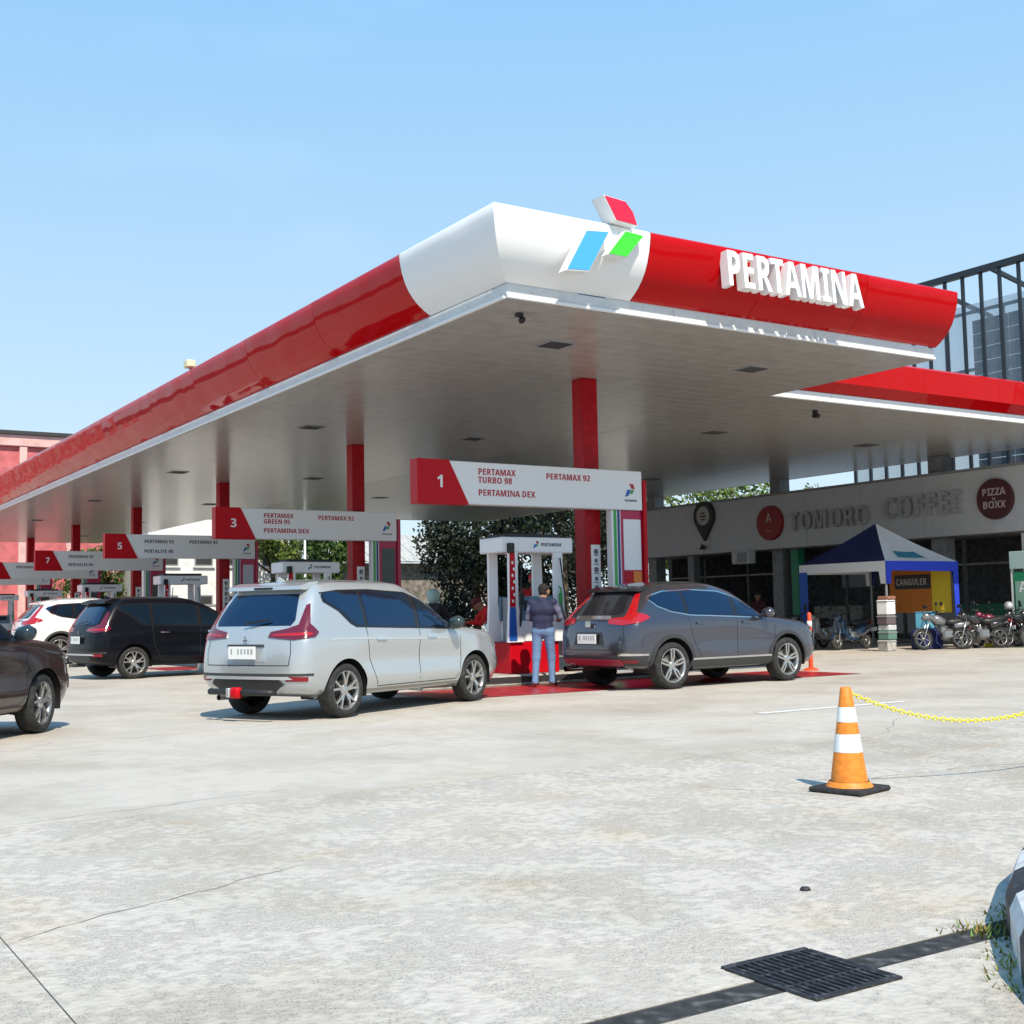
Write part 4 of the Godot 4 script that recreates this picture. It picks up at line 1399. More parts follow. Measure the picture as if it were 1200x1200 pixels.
func vehicles() -> void:
	M.car_glass = mat(lin(0.032, 0.070, 0.130), 0.04, 0.85)
	M.dark_glass = mat(lin(0.012, 0.013, 0.016), 0.05, 0.0)
	M.gloss_black = mat(lin(0.012, 0.012, 0.014), 0.12)
	M.plastic = mat(lin(0.035, 0.036, 0.038), 0.55)
	M.silver = mat(lin(0.62, 0.63, 0.64), 0.3, 0.6)
	M.tyre = M.rubber
	M.rim = mat(lin(0.50, 0.50, 0.49), 0.28, 0.85)
	M.rim_dark = mat(lin(0.30, 0.30, 0.295), 0.35, 0.8)
	M.plate_marks = mat(lin(0.30, 0.31, 0.32), 0.5)
	M.plate = mat(lin(0.72, 0.73, 0.72), 0.45)
	M.reflector = mat(lin(0.22, 0.005, 0.012), 0.2)
	M.dull_red = mat(lin(0.25, 0.012, 0.03), 0.35)
	for q in [["tail_light", lin(0.11, 0.0015, 0.012)], ["tail_red", lin(0.36, 0.004, 0.008)]]:
		var m := mat(q[1], 0.12)
		m.clearcoat_enabled = true
		m.clearcoat_roughness = 0.02
		M[q[0]] = m
	M.lamp_glass = mat(lin(0.35, 0.37, 0.40), 0.06, 0.5)
	var silver_white := paint(lin(0.47, 0.495, 0.505), 0.5, 0.26)
	car("mpv", "silver_minivan", "dusty silver white minivan with tow bar waiting at the first pump", Vector3(5.99, 0.004, -14.42), deg_to_rad(25.0), silver_white, {"hitch": true, "crease": M.silver, "sill": mat(lin(0.30, 0.28, 0.25), 0.6), "mirror": M.mirror_green if M.has("mirror_green") else mat(lin(0.03, 0.05, 0.055), 0.15)})
	var grey := paint(lin(0.095, 0.095, 0.120), 0.8, 0.24)
	car("suv", "grey_suv", "dark grey sport utility car with chrome sill strip and red guard", Vector3(12.26, 0.004, -15.52), deg_to_rad(4.0), grey, {"spoiler": M.gloss_black})
	var black := paint(lin(0.004, 0.005, 0.008), 0.0, 0.3)
	black.clearcoat = 0.2
	black.metallic_specular = 0.25
	car("mpv", "black_minivan", "black minivan waiting at the pump of sign three", Vector3(6.95, 0.004, -26.3), deg_to_rad(9.0), black, {"plate": 6})
	var wht := paint(lin(0.72, 0.72, 0.72), 0.0, 0.35)
	var w := car("suv", "white_suv", "white sport utility car standing beyond the black minivan", Vector3(7.75, 0.004, -36.3), deg_to_rad(3.0), wht, {"plate": 7})
	w.scale = Vector3(1.05, 1.10, 1.02)
	var brown := paint(lin(0.050, 0.032, 0.028), 0.5, 0.28)
	car("mpv", "brown_minivan", "dark brown minivan nosing in behind the silver one", Vector3(0.52, 0.004, -12.82), deg_to_rad(49.0), brown, {"plate": 8, "steer": 0.10, "mirror": mat(lin(0.02, 0.035, 0.05), 0.1)})

# ---------------------------------------------------------------- café, buildings, trees
func cafe() -> void:
	M.cafe_band = worn(lin(0.52, 0.525, 0.535), 0.55, 0.015, 0.4, 0.0, 51)
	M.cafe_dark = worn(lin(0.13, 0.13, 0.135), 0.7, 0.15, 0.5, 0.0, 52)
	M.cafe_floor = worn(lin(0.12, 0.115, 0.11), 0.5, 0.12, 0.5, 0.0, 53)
	M.shop_glass = mat(Color(0.06, 0.08, 0.085, 0.45), 0.03)
	M.shop_glass.transparency = BaseMaterial3D.TRANSPARENCY_ALPHA
	M.green_paint = mat(lin(0.02, 0.24, 0.12), 0.45)
	var X := 31.2
	var c := thing("cafe_building", "long low cafe with a pale grey sign band over dark openings", "building")
	# band above the openings, in boards
	var z0 := -17.5
	var nb := 9
	var zl := 2.45
	for k in nb:
		pbox("band_panel", Vector3(X + 0.10, 4.22, z0 - zl * (k + 0.5)), Vector3(0.20, 1.90, zl - 0.008), M.cafe_band, c, 0.006)
	pbox("band_cap", Vector3(X + 0.18, 5.21, z0 - zl * nb / 2), Vector3(0.46, 0.07, zl * nb + 0.1), M.grey, c, 0.01)
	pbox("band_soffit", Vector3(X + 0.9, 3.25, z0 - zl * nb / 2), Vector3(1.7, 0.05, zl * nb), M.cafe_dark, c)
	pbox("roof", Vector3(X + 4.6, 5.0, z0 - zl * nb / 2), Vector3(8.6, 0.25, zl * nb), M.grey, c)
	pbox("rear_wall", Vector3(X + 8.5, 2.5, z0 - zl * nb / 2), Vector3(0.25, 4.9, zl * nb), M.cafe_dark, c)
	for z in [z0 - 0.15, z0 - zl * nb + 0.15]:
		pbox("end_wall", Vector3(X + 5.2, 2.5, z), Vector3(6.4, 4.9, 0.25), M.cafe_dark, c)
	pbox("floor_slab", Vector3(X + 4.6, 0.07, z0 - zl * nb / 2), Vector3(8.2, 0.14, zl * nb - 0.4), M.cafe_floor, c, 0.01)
	# glazed front set back under the band
	var gx := X + 1.9
	for k in 10:
		var z := z0 - zl * nb * k / 9.0
		pbox("mullion", Vector3(gx, 1.7, clampf(z, z0 - zl * nb + 0.4, z0 - 0.4)), Vector3(0.10, 3.1, 0.08), M.cafe_dark, c)
	pbox("transom", Vector3(gx, 2.45, z0 - zl * nb / 2), Vector3(0.08, 0.06, zl * nb - 0.8), M.grey, c)
	for z in [-21.55, -30.7, -36.2]:
		pbox("pillar", Vector3(X + 0.5, 1.62, z), Vector3(0.34, 3.24, 0.34), M.white if z > -22.0 else (M.green_paint if z > -32.0 else M.grey_column), c, 0.01)
	# counters and shelves inside
	for k in 5:
		var z := -23.0 - k * 3.3
		pbox("counter", Vector3(X + 5.2, 0.68, z), Vector3(0.8, 1.05, 2.4), [M.grey, M.green_paint, M.cafe_band, M.kerb, M.magenta][k], c, 0.02)
	for k in 4:
		pbox("light_box", Vector3(X + 8.3, 2.3, -22.6 - k * 4.1), Vector3(0.06, 0.7, 1.7), [M.white, M.kerb, M.green_paint, M.cafe_band][k], c, 0.01)
	# lettering and round signs: each hangs on the band
	var lt := mat(lin(0.36, 0.36, 0.365), 0.5)
	var t := thing("cafe_lettering", "raised grey letters spelling a coffee name on the band", "lettering", Vector3(X - 0.002, 0, 0))
	letters(t, "TOMORO", lt, Vector3(-0.03, 3.83, -30.45), 3.55, 0.62)
	letters(t, "COFFEE", lt, Vector3(-0.03, 3.93, -26.35), 3.05, 0.66)
	round_sign("round_sign", "round maroon sign reading pizza on the pale cafe band", Vector3(X - 0.05, 4.25, -22.23), 0.60, mat(lin(0.060, 0.008, 0.012), 0.5), [["PIZZA", 0.21, 0.10], ["in", 0.09, -0.04], ["BOXX", 0.21, -0.28]])
	round_sign("round_sign", "round bright red sign between the coffee letters and the pin sign", Vector3(X - 0.05, 4.19, -31.42), 0.62, mat(lin(0.26, 0.008, 0.012), 0.5), [["A", 0.30, 0.02], ["~~~", 0.12, -0.34]])
	var pn := thing("pin_sign", "dark drop shaped sign with a pale round face on the band", "sign", Vector3(X - 0.05, 4.70, -34.87))
	var pb := MB.new()
	var poly := PackedVector2Array()
	for k in 25:
		var a := deg_to_rad(-40.0 + 260.0 * k / 24)
		poly.append(Vector2(cos(a), sin(a)) * 0.55)
	poly.append(Vector2(0, -0.95))
	pb.prism(poly, 0.14, Transform3D(Basis(Vector3(0, 0, 1), Vector3.UP, Vector3(-1, 0, 0)), Vector3(0.05, 0, 0)))
	part("sign_body", pb, M.dark, pn)
	var pf := MB.new()
	pf.lathe([Vector2(0.0, 0.10), Vector2(0.36, 0.10), Vector2(0.36, 0.0)], Vector3.ZERO, Vector3(-1, 0, 0), 28)
	part("sign_face", pf, mat(lin(0.42, 0.40, 0.37), 0.5), pn)
	for k in 3:
		var eb := MB.new()
		eb.box(Vector3(-0.106, 0.10 - k * 0.12, 0), Vector3(0.012, 0.05, 0.34 - absf(k - 1) * 0.12))
		part("sign_mark", eb, M.dark, pn)
	# small wall lamp under it
	var wl := thing("wall_lamp", "little dark lamp on the cafe band below the drop sign", "lamp", Vector3(X - 0.01, 3.55, -34.9))
	pbox("arm", Vector3(-0.08, 0, 0), Vector3(0.16, 0.05, 0.05), M.dark, wl)
	var wb := MB.new(true)
	wb.lathe([Vector2(0.03, 0.10), Vector2(0.12, -0.10), Vector2(0.11, -0.10), Vector2(0.02, 0.09)], Vector3(-0.18, -0.02, 0), Vector3.UP, 14)
	part("shade", wb, M.dark, wl)
	# air unit on the band's underside
	var ac := thing("air_unit", "white boxy air unit hanging below the band near the red sign", "air unit", Vector3(X - 0.28, 3.02, -32.6))
	pbox("case", Vector3(0, 0, 0), Vector3(0.36, 0.48, 0.9), M.cafe_band, ac, 0.03)
	pbox("grille", Vector3(-0.182, 0, 0.1), Vector3(0.01, 0.36, 0.5), M.grey, ac)
	# steel frame house on the roof
	steel_frame()
	# standing board by the near pillar
	var kb := thing("menu_board", "pale green standing board beside the white pillar", "board", Vector3(30.85, 0, -21.25))
	pbox("top_sign", Vector3(0, 2.42, 0.1), Vector3(0.08, 0.50, 1.0), mat(lin(0.40, 0.56, 0.56), 0.5), kb, 0.01)
	pbox("panel", Vector3(0.02, 1.15, 0.0), Vector3(0.07, 1.9, 0.62), M.green_paint, kb, 0.01)
	pbox("poster", Vector3(-0.022, 1.32, 0.0), Vector3(0.01, 1.0, 0.50), mat(lin(0.25, 0.45, 0.36), 0.5), kb)
	for z in [-0.36, 0.36]:
		pbox("post", Vector3(0.02, 1.1, z), Vector3(0.06, 2.2, 0.06), M.white, kb)
	text("lettering", "A", 0.30, M.white, kb, Transform3D(Basis(Vector3.UP, deg_to_rad(-90)), Vector3(-0.028, 1.5, 0.0)), 0.004, 1.0, true)


func letters(t: Node, s: String, m: Material, at: Vector3, width: float, cap: float) -> void:
	var ws := []
	var total := 0.0
	for ch in s:
		var w := font().get_string_size(ch, HORIZONTAL_ALIGNMENT_LEFT, -1, 48).x
		ws.append(w); total += w
	var z := at.z
	for k in s.length():
		var wl: float = ws[k] / total * width
		var st: float = wl / (ws[k] * cap / (48.0 * 0.714))
		text("letter", s[k], cap, m, t, Transform3D(Basis(Vector3.UP, deg_to_rad(-90)), Vector3(at.x, at.y, z)), 0.10, st * 0.96)
		z += wl


func round_sign(called: String, label: String, at: Vector3, r: float, m: Material, words: Array) -> void:
	var s := thing(called, label, "sign", at)
	var b := MB.new()
	b.lathe([Vector2(0, 0.08), Vector2(r - 0.015, 0.08), Vector2(r, 0.06), Vector2(r, -0.05), Vector2(0, -0.05)], Vector3.ZERO, Vector3(-1, 0, 0), 40)
	part("disc", b, m, s)
	var lm := mat(lin(0.45, 0.36, 0.35), 0.5)
	for w in words:
		text("lettering", w[0], w[1], lm, s, Transform3D(Basis(Vector3.UP, deg_to_rad(-90)), Vector3(-0.0805, w[2], 0)), 0.006, 1.0, true)


func steel_frame() -> void:
	var m := mat(lin(0.016, 0.022, 0.030), 0.45)
	var gl := mat(Color(0.50, 0.55, 0.60, 0.28), 0.06)
	gl.transparency = BaseMaterial3D.TRANSPARENCY_ALPHA
	var s := thing("rooftop_steel_frame", "tall black steel frame with glass panels above the cafe roof", "steel frame", Vector3(33.5, 5.13, 0))
	var za := -29.5
	var zb := -14.5
	var n := 22
	for k in n + 1:
		var z := lerpf(za, zb, float(k) / n)
		pbox("post", Vector3(0, 3.32, z), Vector3(0.10, 6.64, 0.085), m, s)
	pbox("top_rail", Vector3(0, 6.74, (za + zb) / 2), Vector3(0.22, 0.20, zb - za + 0.3), m, s, 0.01)
	pbox("middle_rail", Vector3(0.0, 2.2, (za + zb) / 2), Vector3(0.05, 0.10, zb - za - 0.1), m, s)
	for k in n:
		var z := lerpf(za, zb, (k + 0.5) / n)
		pbox("glass_panel", Vector3(0.01, 2.9, z), Vector3(0.012, 5.6, (zb - za) / n - 0.10), gl, s)
	for k in 6:
		var z := lerpf(za, zb, (k + 0.3) / 6.0)
		var b := MB.new()
		b.bar(Vector3(0.1, 6.74, z), Vector3(3.6, 6.1, z), 0.10, 0.14)
		part("rafter", b, m, s)
	# inner frame with dark screens
	for k in 17:
		var z := lerpf(-26.6, zb, k / 16.0)
		pbox("inner_post", Vector3(1.5, 2.95, z), Vector3(0.08, 5.9, 0.08), m, s)
	for y in [5.85, 3.9, 2.4]:
		pbox("inner_rail", Vector3(1.5, y, (-26.6 + zb) / 2), Vector3(0.09, 0.10, -26.6 * -1.0 + zb + 0.1), m, s)
	var sc := worn(lin(0.055, 0.055, 0.06), 0.8, 0.25, 1.6, 0.0, 61)
	for k in 7:
		var z := -26.0 + k * 1.4
		for q in 11:
			pbox("screen_slat", Vector3(2.2, 0.7 + q * 0.48, z + 0.66), Vector3(0.05, 0.455, 1.36), sc, s)


func backdrop() -> void:
	# rose wall far behind the left end of the canopy; overexposure put into its colour
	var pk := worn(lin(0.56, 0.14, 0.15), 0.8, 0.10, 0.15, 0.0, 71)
	var pl := worn(lin(0.70, 0.42, 0.40), 0.8, 0.06, 0.15, 0.0, 72)
	var b := thing("rose_building", "rose red building with pilasters and a dark eaves line", "building", Vector3(0, 0, -80))
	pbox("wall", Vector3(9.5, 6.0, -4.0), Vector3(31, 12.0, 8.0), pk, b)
	pbox("eaves", Vector3(9.5, 12.85, -3.9), Vector3(32, 0.22, 8.8), M.dark, b)
	pbox("frieze", Vector3(9.5, 12.38, -3.9), Vector3(31.4, 0.72, 8.4), pl, b, 0.03)
	for k in 11:
		pbox("pilaster", Vector3(-4.7 + k * 2.85, 6.0, 0.12), Vector3(0.45, 12.0, 0.24), pl, b, 0.02)
	for k in 10:
		var wn := pbox("window", Vector3(-3.3 + k * 2.85, 9.3, 0.04), Vector3(1.2, 1.5, 0.06), pl, b)
		pbox("pane", Vector3(-3.3 + k * 2.85, 9.3, 0.075), Vector3(1.0, 1.3, 0.02), M.dark_glass if M.has("dark_glass") else M.dark, wn)
	# white office behind the pumps
	var wm := worn(lin(0.74, 0.74, 0.72), 0.7, 0.04, 0.2, 0.0, 73)
	var o := thing("white_office", "plain white two storey office behind the far pumps", "building", Vector3(0, 0, -70))
	pbox("wall", Vector3(24.5, 3.6, -3.0), Vector3(8.6, 7.2, 6.0), wm, o, 0.02)
	pbox("parapet", Vector3(24.5, 7.3, -3.0), Vector3(9.0, 0.30, 6.4), M.cafe_band, o, 0.02)
	for k in 4:
		for q in 2:
			var wx := 21.4 + k * 2.05
			var wn := pbox("window", Vector3(wx, 1.9 + q * 2.9, 0.02), Vector3(1.1, 1.2, 0.06), M.grey, o)
			pbox("pane", Vector3(wx, 1.9 + q * 2.9, 0.056), Vector3(0.94, 1.04, 0.015), M.dark, wn)
			pbox("sill", Vector3(wx, 1.24 + q * 2.9, 0.08), Vector3(1.3, 0.07, 0.16), wm, wn)
	# shed with pale corrugated roof
	var rf := worn(lin(0.48, 0.47, 0.44), 0.6, 0.15, 0.6, 0.0, 74)
	var s := thing("roofed_shed", "low shed with a pale corrugated metal roof among the trees", "shed", Vector3(36, 0, -68))
	pbox("wall", Vector3(0, 2.1, 0), Vector3(13, 4.2, 6), worn(lin(0.20, 0.18, 0.15), 0.8, 0.2, 0.4, 0.0, 75), s)
	for k in 26:
		var x := -6.6 + k * 0.51
		var rb := MB.new()
		rb.bar(Vector3(x, 4.25, 3.9), Vector3(x, 6.1, -0.2), 0.49, 0.06 + 0.04 * (k % 2))
		part("roof_sheet", rb, rf, s)
	# perimeter wall
	var pw := thing("perimeter_wall", "low white perimeter wall along the back of the site", "wall", Vector3(0, 0, -64))
	for k in 14:
		pbox("wall_panel", Vector3(20.6 + k * 3.0, 0.9, 0), Vector3(2.98, 1.8, 0.16), wm, pw, 0.01)
	pbox("coping", Vector3(40.1, 1.85, 0), Vector3(42, 0.10, 0.26), M.grey, pw)
	# trees
	tree(Vector3(26.4, 0, -66.6), 8.5, 2.5, "leafy light green tree between the white office and the shed", 1)
	tree(Vector3(27.6, 0, -61.8), 7.0, 1.9, "leafy mid green tree beside the lamp pole at the back wall", 2)
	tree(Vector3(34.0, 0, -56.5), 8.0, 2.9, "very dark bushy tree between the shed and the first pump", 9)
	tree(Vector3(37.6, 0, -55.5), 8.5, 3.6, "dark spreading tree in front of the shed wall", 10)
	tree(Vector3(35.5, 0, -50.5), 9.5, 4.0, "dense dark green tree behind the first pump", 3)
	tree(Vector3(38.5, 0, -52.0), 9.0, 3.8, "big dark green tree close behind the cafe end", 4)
	tree(Vector3(41.5, 0, -47.0), 8.2, 3.4, "sunlit yellow green tree above the cafe band", 5)
	tree(Vector3(42.0, 0, -41.5), 8.0, 3.2, "sunlit fresh green tree behind the cafe roof", 6)
	tree(Vector3(11.0, 0, -76.5), 5.0, 2.2, "small green tree in front of the rose building", 7)
	tree(Vector3(18.5, 0, -75.0), 5.5, 2.0, "small bushy tree at the corner of the rose building", 8)
	# lamp pole
	var lp := thing("lamp_pole", "thin white lamp pole in front of the back trees", "lamp post", Vector3(26.0, 0, -61))
	var pb := MB.new(true)
	pb.tube([Vector3(0, 0, 0), Vector3(0, 7.0, 0)], [0.09, 0.05], 10)
	part("pole", pb, M.white, lp)
	pbox("lamp_head", Vector3(0.3, 7.05, 0), Vector3(0.7, 0.10, 0.22), M.white, lp, 0.02)


func tree(at: Vector3, h: float, r: float, label: String, sd: int) -> void:
	var g := RandomNumberGenerator.new()
	g.seed = 100 + sd
	var t := thing("broadleaf_tree", label, "tree", at, 0, "trees behind the station")
	if not M.has("bark"):
		M.bark = worn(lin(0.09, 0.065, 0.045), 0.9, 0.3, 1.2, 0.0, 81)
		M.leaves = []
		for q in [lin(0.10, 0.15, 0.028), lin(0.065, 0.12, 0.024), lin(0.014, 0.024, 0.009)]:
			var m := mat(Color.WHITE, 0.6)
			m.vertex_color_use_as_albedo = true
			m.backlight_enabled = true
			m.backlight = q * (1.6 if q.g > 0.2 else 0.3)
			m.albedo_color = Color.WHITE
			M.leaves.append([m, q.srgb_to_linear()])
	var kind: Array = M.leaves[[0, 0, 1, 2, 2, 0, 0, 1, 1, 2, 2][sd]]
	var tb := MB.new(true)
	tb.tube([Vector3.ZERO, Vector3(0.05, h * 0.25, 0.04), Vector3(-0.05, h * 0.5, 0.0), Vector3(0.1, h * 0.8, 0.1)], [h * 0.03, h * 0.022, h * 0.016, 0.03], 8)
	var clumps := []
	for k in 16 if sd < 9 else 26:
		var a := g.randf() * TAU
		var rr := sqrt(g.randf()) * r * 0.8
		var y := h * ((0.42 if sd < 9 else 0.12) + (0.5 if sd < 9 else 0.8) * g.randf())
		var p := Vector3(cos(a) * rr, y, sin(a) * rr)
		clumps.append([p, r * g.randf_range(0.30, 0.52)])
		tb.tube([Vector3(0, h * 0.35 + y * 0.12, 0), Vector3(p.x * 0.5, y * 0.85, p.z * 0.5), p], [h * 0.010, h * 0.007, 0.015], 5)
	part("trunk", tb, M.bark, t)
	var vs := PackedVector3Array()
	var ns := PackedVector3Array()
	var cs := PackedColorArray()
	for cl in clumps:
		for k in 260 if sd < 9 else 420:
			var d := Vector3(g.randfn(), g.randfn() * 0.8, g.randfn()).normalized() * pow(g.randf(), 0.45)
			var p: Vector3 = cl[0] + d * cl[1]
			var s := g.randf_range(0.09, 0.19)
			var u := Vector3(g.randfn(), g.randfn(), g.randfn()).normalized()
			var w := u.cross(Vector3(g.randfn(), g.randfn(), g.randfn())).normalized()
			var n := u.cross(w)
			var c: Color = kind[1] * g.randf_range(0.6, 1.45)
			c.r *= g.randf_range(0.85, 1.25)
			c.a = 1
			var q := [p - u * s, p + w * s * 0.5, p + u * s, p - w * s * 0.5]
			for i in [0, 1, 2, 0, 2, 3]:
				vs.append(q[i]); ns.append(n); cs.append(c)
	var arr := []
	arr.resize(Mesh.ARRAY_MAX)
	arr[Mesh.ARRAY_VERTEX] = vs
	arr[Mesh.ARRAY_NORMAL] = ns
	arr[Mesh.ARRAY_COLOR] = cs
	var am := ArrayMesh.new()
	am.add_surface_from_arrays(Mesh.PRIMITIVE_TRIANGLES, arr)
	mesh("crown", am, kind[0], t)


# ---------------------------------------------------------------- small things on the open ground
func forecourt() -> void:
	# lane line
	var lb := MB.new()
	lb.quad(Vector3(10.2, 0.004, -10.52), Vector3(12.8, 0.004, -10.52), Vector3(12.8, 0.004, -10.66), Vector3(10.2, 0.004, -10.66), Vector3.UP)
	setting("lane_line", lb, worn(lin(0.72, 0.71, 0.69), 0.7, 0.08, 1.5, 0.0, 91))
	# grate
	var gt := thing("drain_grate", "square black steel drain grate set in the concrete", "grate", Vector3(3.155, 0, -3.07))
	var gm := worn(lin(0.020, 0.020, 0.024), 0.55, 0.3, 3.0, 0.0, 92)
	for s in [-1, 1]:
		pbox("frame", Vector3(0, 0.004, s * 0.212), Vector3(0.41, 0.012, 0.026), gm, gt, 0.003)
		pbox("frame", Vector3(s * 0.198, 0.0035, 0), Vector3(0.022, 0.011, 0.396), gm, gt, 0.003)
	for k in 12:
		pbox("bar", Vector3(-0.172 + k * 0.0313, 0.004, 0), Vector3(0.015, 0.009, 0.398), gm, gt, 0.002)
	for z in [-0.07, 0.07]:
		pbox("cross_bar", Vector3(0, 0.003, z), Vector3(0.38, 0.006, 0.014), gm, gt)
	pbox("pit_shade", Vector3(0, -0.001, 0), Vector3(0.40, 0.004, 0.42), M.black, gt)  # flat black plate painted as the shade below the bars
	# pebble
	var pb := MB.new(true)
	pb.lathe([Vector2(0.0, 0.018), Vector2(0.02, 0.014), Vector2(0.026, 0.004), Vector2(0.02, 0.0)], Vector3.ZERO, Vector3.UP, 7)
	var pe := part("pebble", pb, M.kerb, self)
	pe.name = "pebble"
	pe.position = Vector3(4.05, 0, -3.95)
	tag(pe, "small dark stone lying alone on the pale concrete", "stone")
	pe.material_override = M.dark
	cone(Vector3(6.42, 0, -5.82), deg_to_rad(12), "orange traffic cone with two white bands holding a yellow chain")
	cone(Vector3(8.55, 0, -5.30), deg_to_rad(-20), "orange traffic cone at the other end of the chain")
	chain(Vector3(6.42, 0.665, -5.80), Vector3(8.55, 0.665, -5.29), 0.24)
	kerb()
	# flexible post by the grey car
	var fp := thing("delineator_post", "orange flexible post with a white band at the grey car's nose", "post", Vector3(17.6, 0, -16.8))
	var om := mat(lin(0.72, 0.075, 0.02), 0.5)
	var fb := MB.new(true)
	fb.lathe([Vector2(0.0, 0.06), Vector2(0.06, 0.06), Vector2(0.13, 0.03), Vector2(0.15, 0.0)], Vector3.ZERO, Vector3.UP, 18)
	part("foot", fb, om, fp)
	fb = MB.new(true)
	fb.lathe([Vector2(0.0, 1.12), Vector2(0.030, 1.11), Vector2(0.04, 1.08), Vector2(0.045, 0.05)], Vector3.ZERO, Vector3.UP, 16)
	part("stem", fb, om, fp)
	fb = MB.new(true)
	fb.lathe([Vector2(0.043, 0.95), Vector2(0.047, 0.95), Vector2(0.0475, 0.83), Vector2(0.043, 0.83)], Vector3.ZERO, Vector3.UP, 16)
	part("band", fb, M.white, fp)


func cone(at: Vector3, turn: float, label: String) -> void:
	var c := thing("traffic_cone", label, "traffic cone", at, turn, "traffic cones")
	var om := worn(lin(0.80, 0.24, 0.02), 0.5, 0.10, 3.0, 0.0, 97)
	var b := MB.new()
	b.box(Vector3(0, 0.018, 0), Vector3(0.40, 0.036, 0.40), 0.012)
	part("base", b, M.rubber, c)
	var prof := func(y: float) -> float: return lerpf(0.128, 0.036, (y - 0.036) / 0.66)
	var seg := [[0.036, 0.07, om, 0.010], [0.07, 0.265, om, 0.0], [0.265, 0.385, M.white, 0.002], [0.385, 0.465, om, 0.0], [0.465, 0.565, M.white, 0.002], [0.565, 0.69, om, 0.0]]
	for k in seg.size():
		var s: Array = seg[k]
		var q := MB.new(true)
		var e: float = s[3]
		q.lathe([Vector2(prof.call(s[1]) + e, s[1]), Vector2(prof.call(s[0]) + e + (0.02 if k == 0 else 0.0), s[0])], Vector3.ZERO, Vector3.UP, 28)
		if k == seg.size() - 1:
			q.lathe([Vector2(0.018, 0.694), Vector2(0.032, 0.698), Vector2(prof.call(0.69), 0.69)], Vector3.ZERO, Vector3.UP, 28)
		part("band" if s[2] == M.white else "cone_body", q, s[2], c)


func chain(a: Vector3, b: Vector3, sag: float) -> void:
	var c := thing("plastic_chain", "yellow plastic chain sagging from the traffic cone", "chain")
	var m := mat(lin(0.80, 0.72, 0.03), 0.4)
	var lk := MB.new(true)
	var pts := []
	for k in 13:
		var t := TAU * k / 12
		pts.append(Vector3(cos(t) * 0.024, sin(t) * 0.013, 0))
	lk.tube(pts, 0.0042, 5, false)
	var me := lk.done()
	var n := 64
	var f := func(t: float) -> Vector3:
		return a.lerp(b, t) - Vector3(0, sag * 4.0 * t * (1.0 - t), 0)
	for k in n:
		var p: Vector3 = f.call((k + 0.5) / n)
		var d: Vector3 = (f.call((k + 1.0) / n) - f.call(float(k) / n)).normalized()
		var u := Vector3.UP if k % 2 == 0 else d.cross(Vector3.UP).normalized()
		u = (u - d * u.dot(d)).normalized()
		mesh("link", me, m, c, Transform3D(Basis(d, u, d.cross(u)), p))


